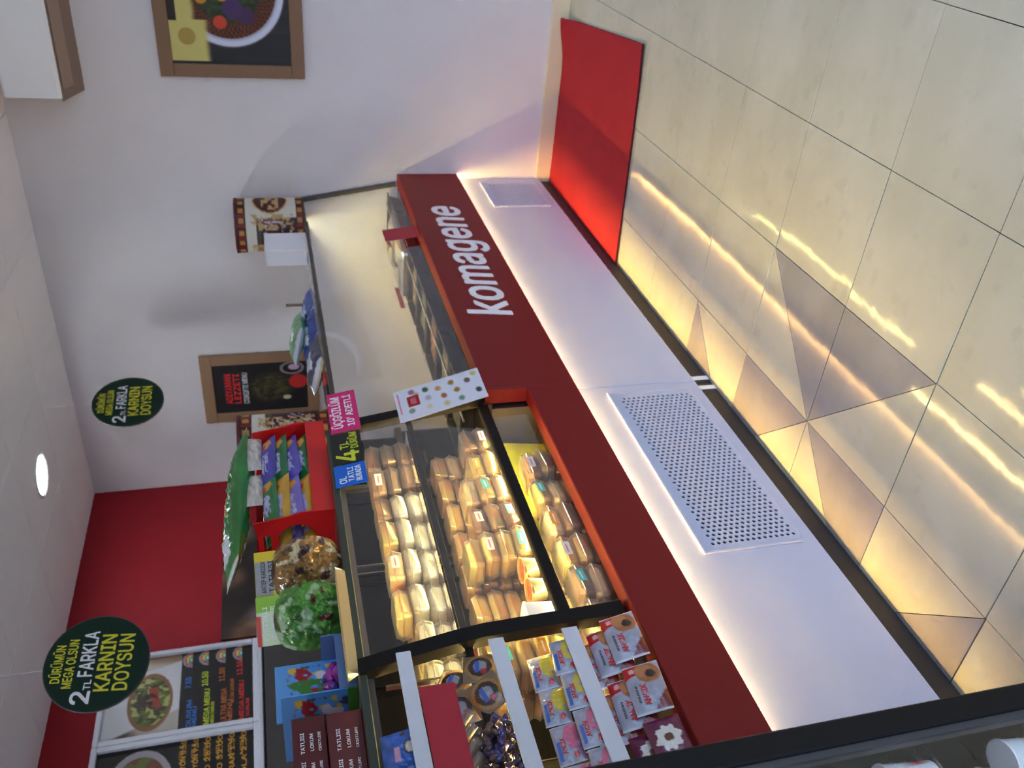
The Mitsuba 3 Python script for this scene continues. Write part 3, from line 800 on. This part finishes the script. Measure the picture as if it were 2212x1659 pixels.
part(k, 'panel', box(-.09, .09, -.002, .002, -.07, .05), 'maroon_card', at(-2.86, .42, 1.0, -20))
part(k, 'card', box(-.05, .055, -.0045, -.002, -.045, .035, .001), 'card_white', at(-2.86, .42, 1.0, -20))

# ------------------------------------------------------------------ goods on top of the counters
def drum(label, x, y, z, rz):
    k = thing('sweets_drum', label, 'tin drum')
    R, Hh = .139, .330
    n, nz = 96, 66
    th = np.linspace(0, 2 * np.pi, n + 1); zz = np.linspace(0, 1, nz + 1)
    tt, vv = np.meshgrid(th, zz); tf, vf = tt.ravel(), vv.ravel()
    r = R * (1 + .0 * tf)
    V = np.stack([r * np.cos(tf), r * np.sin(tf), vf * Hh], 1)
    idx = np.arange(len(V)).reshape(nz + 1, n + 1)
    a, b, c, d = idx[:-1, :-1].ravel(), idx[:-1, 1:].ravel(), idx[1:, 1:].ravel(), idx[1:, :-1].ravel()
    F = np.vstack([np.stack([a, b, c], 1), np.stack([a, c, d], 1)])
    col = C(tf, 204, 200, 186)
    deg = (np.degrees(tf) % 360)
    # the emblem (at 90 deg) and the dessert picture (at 0 deg)
    for cdeg in (90, 270):
        dd = np.sqrt((np.radians(((deg - cdeg + 180) % 360) - 180) * R / .092) ** 2 + ((vf - .5) * Hh / .088) ** 2)
        col = paint(col, dd < 1, (196, 150, 80)); col = paint(col, dd < .92, (64, 36, 34)); col = paint(col, (dd < .75) & (np.abs(vf - .5) < .13) & (fb(tf * .4, vf, 18, 3) > .45), (190, 150, 100))
    for cdeg in (0, 180):
        aa = np.abs(((deg - cdeg + 180) % 360) - 180)
        col = paint(col, (aa < 44) & (vf > .12) & (vf < .72), (52, 18, 30)); col = paint(col, (aa > 18) & (aa < 52) & (vf > .16) & (vf < .80) & (fb(tf * 2, vf * 2, 9, 5) > .48), (178, 148, 96)); col = paint(col, (aa < 44) & (vf > .18) & (vf < .66) & (fb(tf * 2, vf * 2, 12, 9) > .64), (196, 180, 186))
        col = paint(col, (aa < 18) & (np.abs(vf - .68) < .03), (70, 70, 60))
    band = (vf < .115) | (vf > .865)
    col = paint(col, band, (46, 28, 24))
    orn = band & (np.abs(((deg / 24) % 1) - .5) < .22) & (np.abs(np.where(vf < .5, vf - .055, vf - .935)) < .04)
    col = paint(col, orn, (176, 120, 60))
    col = paint(col, band & (np.abs(((deg / 24) % 1)) < .10), (140, 26, 30))
    tw = at(x, y, z, rz)
    part(k, 'body', trimesh.Trimesh(V, F, process=False), 'print_matte', tw, smooth=True, color=lin(col))
    part(k, 'lid', lathe([(0, Hh), (R + .0015, Hh), (R + .003, Hh + .002), (R + .003, Hh + .012), (R - .004, Hh + .014), (0, Hh + .013)], 64), 'maroon_card', tw, smooth=30)
    part(k, 'bottom_rim', lathe([(0, 0), (R + .002, 0), (R + .002, .006), (R, .008)], 64), 'maroon_card', tw, smooth=30)
ZT = ZA + .001
drum('cream and brown drum of sweets at the white wall end of the counter top', -.150, .148, ZT, 175)
drum('cream and brown drum of sweets behind the red candy bar box', -1.738, .405, ZT, 115)
k = thing('paper_box', 'plain white paper box in front of the far drum', 'box')
part(k, 'body', box(-.07, .07, -.05, .05, 0, .20, .004), 'card_white', at(-.42, .165, ZT, -15))
part(k, 'flap', box(-.07, .07, -.051, .049, .20, .203), 'card_white', at(-.42, .165, ZT, -15))
k = thing('brown_stick', 'thin brown stick standing on the counter top beside the blue bags', 'stick')
part(k, 'stick', cyl((0, 0, 0), (.004, 0, .125), .007, 10), 'frame_brown', at(-.93, .21, ZT), smooth=40)

# blue snack bags lying on the counter top
def snack_fn(base, band, seed):
    def fn(u, v):
        col = C(u, *base) * (.75 + .5 * fb(u, v, 5, seed))[:, None]
        col = paint(col, rect(u, v, 0, .06, 0, 1) + rect(u, v, .94, 1, 0, 1), (190, 196, 206))
        col = paint(col, disc(u, v, .5, .5, .26, 1.6), band)
        return paint(col, disc(u, v, .3, .4, .12, 1.2), (210, 220, 226))
    return fn
for i, (x, y, z, rz, base, band, desc) in enumerate((
        (-1.06, .19, .030, 4, (40, 74, 150), (150, 170, 200), 'blue and silver snack bag lying farthest along the counter top'),
        (-1.30, .17, .032, -3, (30, 60, 140), (190, 206, 222), 'deep blue snack bag lying on the counter top in the middle of the blue row'),
        (-1.52, .16, .030, 5, (44, 52, 84), (160, 180, 200), 'dark blue snack bag lying on the counter top next to the pink tag'),
        (-1.22, .215, .088, 12, (96, 150, 110), (196, 214, 206), 'pale green snack bag lying on top of the blue snack bags'))):
    k = thing('snack_bag', desc, 'snack bag')
    m, c = sheet(.25, .17, .052, snack_fn(base, band, i + 1), 34, 26, pillow(5), .30, i)
    part(k, 'bag', m, 'wrapper', at(x, y, ZT + z, rz) @ T().rotate([1, 0, 0], -78), smooth=True, color=c)

# red display box of candy bars
ZT2 = ZB + .006
k = thing('candy_bar_display', 'red cardboard display box of wrapped candy bars on the cooler counter', 'display box')
bx0, bx1, by0, by1 = -2.430, -1.950, .135, .37
hb = .250
part(k, 'base', box(bx0, bx1, by0, by1, ZT2, ZT2 + .006), 'red_plastic')
part(k, 'back', box(bx0, bx1, by1 - .005, by1, ZT2, ZT2 + hb), 'red_plastic')
part(k, 'front_lip', box(bx0, bx1, by0, by0 + .006, ZT2, ZT2 + .066, .002), 'red_plastic')
def side_panel(x, holes):
    from shapely.geometry import Polygon, Point
    out = [(by0, 0), (by1, 0), (by1, hb)] + [(by0 + .03 + t * (by1 - by0 - .03), hb - .012 * math.sin(math.pi * (1 - t)) * 1) for t in np.linspace(.9, 0, 8)] + [(by0 + .012, hb * .55), (by0, .10)]
    pg = Polygon(out)
    if holes:
        pg = pg.difference(Point((by0 + by1) / 2 - .01, hb * .47).buffer(.058)).difference(Polygon([(by0 + .085, hb * .80), (by0 + .15, hb * .80), (by0 + .15, hb * .89), (by0 + .085, hb * .89)]))
    m = trimesh.creation.extrude_polygon(pg, .005, engine='earcut')
    v = m.vertices
    return trimesh.Trimesh(np.stack([x + v[:, 2], v[:, 0], ZT2 + v[:, 1]], 1), m.faces, process=False)
part(k, 'side', side_panel(bx0, True), 'red_plastic', label='red side with a round hole and a slot')
part(k, 'side', side_panel(bx1 - .005, False), 'red_plastic')
def bar_fn(base, seed):
    def fn(u, v):
        col = C(u, *base) * (.8 + .4 * fb(u, v, 4, seed))[:, None]
        col = paint(col, rect(u, v, .12, .55, .30, .75) * (fb(u, v, 14, seed) > .42), (176, 176, 214))
        col = paint(col, disc(u, v, .78, .45, .30, 3.0), (214, 150, 60)); col = paint(col, disc(u, v, .72, .7, .2, 3.0), (170, 60, 50))
        return col
    return fn
BARS = [((70, 64, 160), 'purple'), ((30, 100, 56), 'green'), ((84, 76, 170), 'purple'), ((34, 108, 60), 'green'), ((196, 150, 50), 'gold'), ((110, 100, 180), 'lilac'), ((206, 154, 40), 'yellow'), ((50, 70, 150), 'blue')]
bar_shapes = {}
for i, (base, nm) in enumerate(BARS):
    m, c = sheet(.228, .058, .034, bar_fn(base, i), 26, 12, pillow(5), .15, i); bar_shapes[i] = shape(m, 'wrapper', True, c)
ordn = ['bottom', 'second', 'third', 'fourth', 'top']
for col_ in range(2):
    for lvl in range(5):
        for dp in range(2):
            i = [[7, 6, 5, 4, 3], [6, 3, 2, 1, 0]][col_][lvl]
            kk = thing('candy_bar', f'{BARS[i][1]} candy bar, {ordn[lvl]} layer, {["nearer", "farther"][col_]} column of the red display box, {RW[dp]} one', 'candy bar', 'candy bars in the red display box')
            put(pkey(kk, 'wrapper'), bar_shapes[i], at(bx0 + .118 + col_ * .222, by0 + .045 + dp * .085, ZT2 + .040 + lvl * .0385 + .003 * dp, float(rng.uniform(-2, 2))) @ T().rotate([1, 0, 0], -42) @ T().rotate([0, 1, 0], float(rng.uniform(-3, 3))))
# white wrapped sweets and a green bag on top of the box
m, c = sheet(.20, .055, .040, lambda u, v: C(u, 190, 184, 176) * (.75 + .5 * fb(u, v, 7, 3))[:, None], 26, 16, pillow(3), .5, 4)
sw = shape(m, 'wrapper', True, c)
for i, (x, kx) in enumerate(((-2.04, 'farther'), (-2.235, 'nearer'))):
    kk = thing('wrapped_roll', f'clear wrapped pale roll lying on the candy bars, {kx} of the two', 'snack')
    put(pkey(kk, 'wrapper'), sw, at(x, .19, ZT2 + .245, 4 + 6 * i))
k = thing('green_snack_bag', 'long glossy green snack bag lying across the top of the red display box', 'snack bag')
def gfn(u, v):
    col = C(u, 24, 110, 48) * (.7 + .6 * fb(u, v, 5, 5))[:, None]
    col = paint(col, rect(u, v, .45, .75, .62, 1) * (fb(u, v, 6, 2) > .4), (196, 120, 40)); col = paint(col, rect(u, v, .10, .20, .25, .8), (196, 206, 214))
    return paint(col, rect(u, v, .0, .03, 0, 1) + rect(u, v, .97, 1, 0, 1), (190, 200, 190))
m, c = sheet(.70, .14, .066, gfn, 60, 30, pillow(4), .3, 8)
part(k, 'bag', m, 'wrapper', at(-2.25, .225, ZT2 + .300, 3) @ T().rotate([0, 1, 0], 2) @ T().rotate([1, 0, 0], -72), smooth=True, color=c)

# clear pouches of sweets with header cards
def pouch(label, x, y, z, rz, body_fn, head, stripe, txt, mtxt, w=.165, seed=1, lines=2):
    k = thing('sweets_pouch', label, 'sweets bag')
    m, c = sheet(w * 1.18, .205, .13, body_fn, 54, 54, pillow(2), .55, seed, rnd=.8)
    tw = at(x, y, z, rz) @ T().rotate([1, 0, 0], -8)
    part(k, 'sweets', m, 'wrapper', tw @ T().translate([0, 0, .100]), smooth=True, color=c)
    m2, c2 = sheet(w * .82, .085, .004, head, 30, 16)
    th = tw @ T().translate([0, .006, .208])
    hk = part(k, 'header_card', m2, 'print_matte', th, color=c2)
    t2 = th @ T().translate([0, -.002, 0])
    for j, s in enumerate(txt):
        text(hk, s, .013, w * .56, t2, -.006, .012 - .022 * j, mtxt)
def cookie_fn(u, v):
    col = C(u, 150, 112, 62) * (.6 + .7 * fb(u, v, 7, 2))[:, None]
    col = paint(col, sm(.52, .58, fb(u, v, 9, 4)), (70, 48, 40)); col = paint(col, sm(.58, .64, fb(u, v, 8, 9)), (206, 190, 150)); return col
def green_fn(u, v):
    col = C(u, 82, 140, 60) * (.5 + .9 * fb(u, v, 6, 3))[:, None]
    col = paint(col, sm(.55, .6, fb(u, v, 8, 6)), (160, 190, 150)); col = paint(col, sm(.60, .66, fb(u, v, 7, 12)), (96, 50, 40)); return col
pouch('clear bag of brown and cream sweets with a yellow and grey header card', -2.660, .150, ZT2, -38, cookie_fn,
      lambda u, v: paint(paint(paint(C(u, 160, 146, 100), rect(u, v, .1, .85, .35, .95), (150, 152, 154)), rect(u, v, .80, 1, 0, 1), (214, 190, 40)), disc(u, v, .1, .25, .16, 2.0), (226, 206, 40)), 0, ('ANTEP KARISIK', 'TATLISI'), 'ink_black')
pouch('bag of green wrapped sweets with a pale green header card', -2.800, .190, ZT2, -38, green_fn,
      lambda u, v: paint(paint(C(u, 206, 222, 180), rect(u, v, .70, 1, .3, 1), (140, 190, 60)), rect(u, v, 0, .62, .82, 1), (206, 80, 70)), 0, ('FISTIKLI', 'LOKUM SEKERI'), 'card_white', seed=5)
# beige oval tray in front of them
k = thing('oval_tray', 'long beige oval tray along the front edge of the cooler top', 'tray')
def oval(w, d, n=40):
    a = np.arange(n) * 2 * np.pi / n
    return np.stack([w/2 * np.sign(np.cos(a)) * np.abs(np.cos(a)) ** .5, d/2 * np.sign(np.sin(a)) * np.abs(np.sin(a)) ** .7], 1)
part(k, 'tray', loft([(oval(.36, .07), 0), (oval(.39, .085), .026), (oval(.385, .08), .026), (oval(.35, .06), .004)], True, True), 'beige_plastic', at(-2.94, .075, ZT2, 3), smooth=30)

# blue display box of foil sweets
k = thing('foil_sweets_display', 'sky blue display box of purple foil sweets with a colourful header', 'display box')
sx0, sx1, sy0, sy1 = -3.095, -2.918, .15, .415
def sky_fn(u, v):
    col = C(u, 96, 156, 214) - ((1 - v) * 30)[:, None] * np.array([1, .6, .1])
    blob = fb(u, v, 4.5, 3)
    band = (np.abs(v - .46) < .42 - .10 * fb(u, v, 5, 7)) & (np.abs(u - .5) < .44)
    for s, (c, th) in enumerate((((150, 34, 40), .55), ((60, 60, 96), .56), ((206, 170, 70), .57), ((214, 206, 214), .57), ((60, 120, 50), .58))):
        col = paint(col, sm(th, th + .04, fb(u + s, v, 6.5, 20 + s)) * band, c)
    col = paint(col, rect(u, v, 0, 1, 0, .12), (70, 130, 50))
    return col
Lh = .205
m, c = sheet(sx1 - sx0, Lh, .004, sky_fn, 50, 50); part(k, 'header', m, 'print_matte', at((sx0 + sx1) / 2, sy0 + .10, ZT2 + Lh / 2 + .0), color=c)
m, c = sheet(sy1 - sy0, .19, .004, sky_fn, 50, 50); part(k, 'side', m, 'print_matte', at(sx0, (sy0 + sy1) / 2, ZT2 + .095, -90), color=c)
m, c = sheet(sy1 - sy0, .08, .004, lambda u, v: C(u, 90, 120, 170), 4, 4); part(k, 'side', m, 'print_matte', at(sx1, (sy0 + sy1) / 2, ZT2 + .04, -90), color=c)
m, c = sheet(sx1 - sx0, .045, .004, lambda u, v: C(u, 90, 120, 170), 4, 4); part(k, 'front', m, 'print_matte', at((sx0 + sx1) / 2, sy0, ZT2 + .0225), color=c)
part(k, 'base', box(sx0, sx1, sy0, sy1, ZT2, ZT2 + .004), 'tag_blue')
fm = []
for i in range(26):
    s = trimesh.creation.icosphere(1, .015); s.vertices *= np.array([1.5, 1, .9]) * (1 + .25 * (meshkit.noise(s.vertices * 90, i)[:, None] - .5))
    s.apply_transform(trimesh.transformations.rotation_matrix(rng.uniform(0, 6.28), rng.normal(size=3)))
    s.apply_translation((rng.uniform(sx0 + .03, sx1 - .03), rng.uniform(sy0 + .02, sy0 + .085), ZT2 + .018 + .05 * (i / 26.))); fm.append(s)
for i, s in enumerate(fm):
    kk = thing('foil_sweet', 'small purple foil wrapped sweet heaped in the sky blue display box', 'sweet', 'foil sweets in the sky blue box')
    vcol = lin(np.tile([(130, 40, 130), (84, 60, 140), (150, 50, 150)][i % 3], (len(s.vertices), 1)))
    put(pkey(kk, 'foil'), shape(s, 'wrapper', False, vcol))
# maroon boxes near the fridge
for i, (z, h) in enumerate(((0, .085), (.087, .080))):
    k = thing('maroon_box', ['lower maroon cardboard box beside the blue display box, under another', 'upper maroon cardboard box with white lettering, stacked beside the blue display box'][i], 'box')
    tw = at(-3.34 + .01 * i, .24 + .012 * i, ZT2 + z, -8 + 5 * i)
    ck = part(k, 'carton', box(-.17, .17, -.10, .10, 0, h, .002), 'maroon_card', tw)
    t2 = tw @ T().translate([0, -.1, 0])
    for q in range(3):
        text(ck, 'TATLISI', .009, .055, t2, .10 - .075 * q, h * .66, 'card_white'); text(ck, 'LOKUM', .008, .045, t2, .10 - .075 * q, h * .40, 'card_white'); text(ck, 'CESITLERI', .006, .05, t2, .10 - .075 * q, h * .18, 'card_white')

# ------------------------------------------------------------------ snack rack at the near end
k = thing('snack_rack', 'white edged snack rack with three shelves at the near end of the cooler counter', 'rack')
RX0, RX1 = XN + .01, -3.155
for (z, h) in ((1.320, .036), (1.090, .040), (.898, .042)):
    s = part(k, 'shelf', box(RX0, RX1, -.026, .10, z - .018, z - .013), 'plastic_white')
    part(s, 'lip', box(RX0, RX1, -.032, -.026, z - h/2, z + h/2, .0015), 'lip_white', label='white price rail')
part(k, 'red_board', box(RX0, RX1 - .10, -.020, -.016, 1.215, 1.298), 'red_card', label='plain red strip under the top shelf')
for a in (RX0, RX1 - .006): part(k, 'upright', box(a, a + .006, .085, .10, .735, 1.36), 'steel')

def brand_pack(kind, seed):
    def fn(u, v):
        col = C(u, 166, 170, 188) * (.78 + .34 * fb(u, v, 4, seed))[:, None]
        if kind == 'red':
            col = paint(col, (u > .72) & (v > .55), (176, 24, 28)); col = paint(col, disc(u, v, .74, .36, .33, 1.5), (160, 98, 56)); col = paint(col, disc(u, v, .80, .48, .24, 1.5), (176, 118, 74))
            col = paint(col, disc(u, v, .70, .30, .14, 1.5), (44, 33, 38)); col = paint(col, (u + .8 * v < .40), (112, 22, 28)); col = paint(col, (u > .0) & (v < .12) & (u < .3), (120, 40, 44))
            col = paint(col, disc(u, v, .84, .78, .08, 1.3), (214, 160, 170))
        else:
            fruit = (206, 186, 70) if kind == 'yellow' else (206, 110, 140)
            col = paint(col, disc(u, v, .62, .26, .34, 1.0) * (fb(u, v, 7, seed) > .36), fruit)
            col = paint(col, rect(u, v, .0, .5, .70, .86) * 0, fruit)
            col = paint(col, rect(u, v, .10, .55, .80, .92), (40, 100, 180) if kind == 'yellow' else (70, 110, 190))
            col = paint(col, rect(u, v, 0, 1, .0, .09) * (kind == 'pink'), (176, 110, 190))
            col = paint(col, disc(u, v, .16, .30, .10, 1.3), (200, 60, 50))
        col = paint(col, rect(u, v, 0, .04, 0, 1) + rect(u, v, .96, 1, 0, 1), (190, 194, 204))
        return col
    return fn
PK = {}
for kd in ('red', 'yellow', 'pink'):
    for s in (1, 2):
        m, c = sheet(.136, .088, .032, brand_pack(kd, s), 44, 30, pillow(3.5), .25, s)
        PK[kd, s] = shape(m, 'wrapper', True, c)
def pack(kind, x, y, z, label, ry=0, rx=-12, rz=0, word='ANCIK', seed=1, scale=1.0):
    kk = thing('cake_pack', label, 'snack pack')
    tw = at(x, y, z, rz) @ T().rotate([0, 1, 0], ry) @ T().rotate([1, 0, 0], rx) @ T().scale(scale)
    wk = pkey(kk, 'wrapper'); put(wk, PK[kind, seed], tw)
    t2 = tw @ T().translate([0, -.0155, 0])
    if kind == 'red':
        text(wk, word, .014, .056, t2, -.026, .002, 'ink_red'); text(wk, 'DOLGULU', .005, .045, t2, -.022, .024, 'ink_black')
    else:
        text(wk, word, .015, .056, t2, -.010, .008, 'ink_red')
pos3 = ['front', 'middle', 'back']
for c_, (x, nm) in enumerate(((-3.232, 'by the black upright'), (-3.385, 'in the middle of the tray'))):
    for r_ in range(3):
        pack('red', x - .010 * r_, -.058 + .034 * r_, .782 + .034 * r_, f'red and white cake pack, {pos3[r_]} one of the pile {nm}', ry=float(rng.uniform(-3, 3)) + 2, rx=-16, rz=float(rng.uniform(-4, 4)), seed=1 + r_ % 2)
# brown flower pack beside the fridge
kk = thing('coconut_pack', 'maroon snack pack with a white flower picture in the tray beside the fridge', 'snack pack')
def coco(u, v):
    col = C(u, 96, 30, 66); d = np.sqrt(((u - .5) * 1.3) ** 2 + (v - .5) ** 2); a = np.arctan2(v - .5, u - .5)
    col = paint(col, d < .34 + .04 * np.sin(a * 8), (214, 210, 204)); return paint(col, d < .12, (96, 66, 50))
m, c = sheet(.11, .085, .03, coco, 40, 30, pillow(3), .25, 3)
part(kk, 'wrapper', m, 'wrapper', at(-3.52, -.052, .782) @ T().rotate([1, 0, 0], -14), smooth=True, color=c)
kk = thing('coconut_pack', 'maroon snack pack behind the white flower pack in the tray', 'snack pack')
part(kk, 'wrapper', m, 'wrapper', at(-3.525, -.012, .812) @ T().rotate([1, 0, 0], -14), smooth=True, color=c)
# yellow and pink packs on the lowest shelf
for c_, (x, kd) in enumerate(((-3.222, 'yellow'), (-3.322, 'yellow'), (-3.424, 'pink'), (-3.528, 'pink'))):
    for r_ in range(2):
        pack(kd, x - .004 * r_, -.006 + .046 * r_, .926 + .052 * r_, f'{kd} cake pack, {RW[r_]} row of the lowest rack shelf, ' + ('by the black upright', 'next to the pink packs', 'next to the yellow packs', 'beside the fridge')[c_], ry=4 + float(rng.uniform(-3, 3)), rx=-14, seed=1 + r_, scale=.74)
# middle shelf: ring cookies, wafer sticks, heap of sweets
def ring_fn(u, v):
    d = np.sqrt((u - .5) ** 2 + (v - .5) ** 2)
    col = C(u, 112, 96, 78); col = paint(col, d < .44, (150, 112, 58)); col = paint(col, d < .34, (46, 36, 38)); col = paint(col, d < .2, (130, 134, 140))
    col = paint(col, rect(u, v, .30, .70, .52, .66), (60, 90, 170)); return paint(col, disc(u, v, .30, .40, .08), (170, 44, 60))
m, c = sheet(.085, .085, .022, ring_fn, 30, 30, pillow(2.5), .2, 3); ring_s = shape(m, 'wrapper', True, c)
for i, (x, y, z) in enumerate(((-3.215, .0, 1.140), (-3.290, .0, 1.140), (-3.222, .03, 1.205), (-3.298, .03, 1.205))):
    kk = thing('cookie_pack', f'clear pack of a gold rimmed dark cookie, {["front pair, by the black upright", "front pair, beside the sweets heap", "back pair, by the black upright", "back pair, beside the wafer sticks"][i]}', 'cookie pack')
    put(pkey(kk, 'pack'), ring_s, at(x, y, z, (8, -14, 12, -6)[i]) @ T().rotate([1, 0, 0], (-10, -22, -16, -8)[i]) @ T().rotate([0, 1, 0], (12, -20, 30, -8)[i]))
for i in range(4):
    kk = thing('wafer_stick', f'brown wafer stick on the middle rack shelf, {ON[i]} from the cookie packs', 'wafer', 'wafer sticks on the middle rack shelf')
    x = -3.37 - .038 * i
    part(kk, 'stick', cyl((x + .05, .02, 1.19), (x - .03, .045, 1.27), .009, 10), 'frame_brown', smooth=40)
    part(kk, 'wrapper', cyl((x + .056, .0195, 1.184), (x - .036, .0455, 1.276), .012, 10), 'clear_plastic', smooth=40)
hm, hc = [], []
for i in range(120):
    s = trimesh.creation.icosphere(1, .009); s.vertices *= np.array([1.4, 1, .8])
    s.apply_transform(trimesh.transformations.rotation_matrix(rng.uniform(0, 6.28), rng.normal(size=3)))
    s.apply_translation((rng.uniform(-3.56, -3.35), rng.uniform(-.012, .03), 1.086 + rng.uniform(0, .095))); hm.append(s)
    hc.append(np.tile([(74, 60, 96), (52, 44, 56), (60, 56, 110), (88, 70, 66)][i % 4], (len(s.vertices), 1)))
kk = thing('sweets_heap', 'heap of dark purple wrapped sweets on the middle rack shelf', 'sweets')
part(kk, 'sweets', join(*hm), 'wrapper', color=lin(np.vstack(hc)), kind='stuff')
# top shelf: blue packs
def blue_fn(u, v):
    col = C(u, 40, 90, 170) * (.7 + .6 * fb(u, v, 5, 3))[:, None]
    col = paint(col, disc(u, v, .55, .30, .17, 1.2), (70, 50, 46)); col = paint(col, disc(u, v, .55, .30, .12, 1.2), (206, 204, 200)); col = paint(col, rect(u, v, .3, .6, .55, .68), (196, 150, 180))
    return paint(col, disc(u, v, .85, .45, .06, 1.2), (70, 50, 46))
m, c = sheet(.125, .095, .045, blue_fn, 36, 30, pillow(3), .35, 6); bl = shape(m, 'wrapper', True, c)
for i, x in enumerate((-3.395, -3.520)):
    kk = thing('blue_snack_pack', f'glossy blue snack pack on the top rack shelf, {["next to the cooler", "beside the fridge"][i]}', 'snack pack')
    put(pkey(kk, 'wrapper'), bl, at(x, .022, 1.352) @ T().rotate([1, 0, 0], -14))

# ------------------------------------------------------------------ the red mat
k = thing('red_mat', 'flat red floor mat along the white wall at the end of the counter', 'mat')
nu, nv = 60, 60
u, v = np.meshgrid(np.linspace(0, 1, nu + 1), np.linspace(0, 1, nv + 1)); uf, vf = u.ravel(), v.ravel()
x = -1.105 + uf * (1.105 - .020) ; y = -.995 + vf * .967
x = x + (1 - vf) * .075 * (1 - uf) ; y = y + .095 * uf * (1 - vf)
z = .010 + .036 * np.exp(-(((uf - 1) / .10) ** 2 + (vf / .16) ** 2)) + .008 * np.exp(-((uf / .08) ** 2 + ((vf) / .12) ** 2)) + .002 * meshkit.noise(np.stack([uf * 4, vf * 4, uf * 0], 1), 3)
top = np.stack([x, y, z], 1); bot = top - np.array([0, 0, .009])
n = len(top); idx = np.arange(n).reshape(nv + 1, nu + 1)
a, b, c, d = idx[:-1, :-1].ravel(), idx[:-1, 1:].ravel(), idx[1:, 1:].ravel(), idx[1:, :-1].ravel()
part(k, 'pile', trimesh.Trimesh(top, np.vstack([np.stack([a, b, c], 1), np.stack([a, c, d], 1)]), process=False), 'mat_red', smooth=True)
rim = np.concatenate([idx[0, :-1], idx[:-1, -1], idx[-1, :0:-1], idx[:0:-1, 0]]); r2 = np.roll(rim, -1)
part(k, 'edge', trimesh.Trimesh(np.vstack([top, bot]), np.vstack([np.stack([rim, rim + n, r2 + n], 1), np.stack([rim, r2 + n, r2], 1), np.stack([a + n, c + n, b + n], 1), np.stack([a + n, d + n, c + n], 1)]), process=False), 'mat_edge', label='dark rubber edge')

# ------------------------------------------------------------------ drinks fridge at the near end
k = thing('drinks_fridge', 'black framed glass door drinks fridge at the near end of the counter', 'fridge')
FX0, FX1, FY0, FY1, FH = -4.40, -3.808, -.50, .10, 1.90
part(k, 'body', join(box(FX1 - .025, FX1, FY0 + .03, FY1, .08, FH), box(FX0, FX0 + .025, FY0 + .03, FY1, .08, FH), box(FX0, FX1, FY1 - .025, FY1, .08, FH), box(FX0, FX1, FY0 + .03, FY1, FH - .06, FH), box(FX0, FX1, FY0 + .03, FY1, .08, .12)), 'black_metal')
part(k, 'liner', join(box(FX0 + .03, FX1 - .03, FY1 - .04, FY1 - .028, .13, FH - .07)), 'kick_gray')
part(k, 'plinth', box(FX0 + .02, FX1 - .02, FY0 + .06, FY1 - .02, 0, .08), 'black_metal')
fw = .046
part(k, 'door_frame', join(box(FX0, FX0 + fw, FY0, FY0 + .03, .06, FH, .003), box(FX1 - fw, FX1, FY0, FY0 + .03, .09, FH, .003), box(FX0 + fw, FX1 - fw, FY0, FY0 + .03, .09, .09 + fw, .003), box(FX0 + fw, FX1 - fw, FY0, FY0 + .03, FH - fw, FH, .003)), 'black_metal')
part(k, 'door_seal', join(box(FX1 - fw - .012, FX1 - fw, FY0 + .008, FY0 + .03, .14, FH - .05), box(FX0 + fw, FX1 - fw, FY0 + .008, FY0 + .03, .14, .152)), 'dark_gray')
part(k, 'door_glass', quad((FX0 + fw, FY0 + .012, .14), (FX1 - fw, FY0 + .012, .14), (FX1 - fw, FY0 + .012, FH - fw), (FX0 + fw, FY0 + .012, FH - fw)), 'pane_glass')
for z in (.125, .275, .52, .78, 1.06, 1.34, 1.60):
    part(k, 'shelf', join(*[cyl((FX0 + .03, yy, z), (FX1 - .03, yy, z), .003, 6) for yy in np.arange(FY0 + .06, FY1 - .05, .035)]), 'steel')
def cup_fn(u, v):
    col = C(u, 214, 222, 222); col = paint(col, (v > .25) & (v < .62) & (np.sin(u * 19) > -.2), (190, 40, 44)); return col
n = 30
cupm = lathe([(0, 0), (.026, 0), (.035, .095), (.037, .096), (.037, .100), (.0, .101)], 30)
cc = cupm.vertices; cuv = np.arctan2(cc[:, 1], cc[:, 0]) / 6.283 + .5
cm = trimesh.creation.cylinder(.03, .1, sections=30)
cup_body = lathe(list(zip([.026, .0285, .0288, .0315, .0318, .035], [0, .028, .03, .06, .062, .095])), 36)
vv = cup_body.vertices[:, 2] / .095
cbc = lin(cup_fn(np.arctan2(cup_body.vertices[:, 1], cup_body.vertices[:, 0]) / 6.283 + .5, vv))
cup_s = shape(cup_body, 'print_matte', True, cbc)
cup_l = shape(lathe([(0, .0955), (.0365, .0955), (.0375, .097), (.0365, .1), (0, .1)], 36), 'plastic_white', 30)
for si, z in enumerate((.279, .524, .784)):
    for r_ in range(2):
        for i in range(6):
            kk = thing('drink_cup', f'white drink cup with red print, {ON[i]} from the right, {RW[r_]} row, {["lowest", "second", "third"][si]} stocked fridge shelf', 'cup', f'drink cups on the {["bottom", "second", "third"][si]} fridge shelf')
            tw = at(FX1 - .088 - i * .080, FY0 + .085 + r_ * .085, z)
            put(pkey(kk, 'cup'), cup_s, tw @ T().rotate([0, 0, 1], 40 * i)); put(pkey(kk, 'lid'), cup_l, tw)
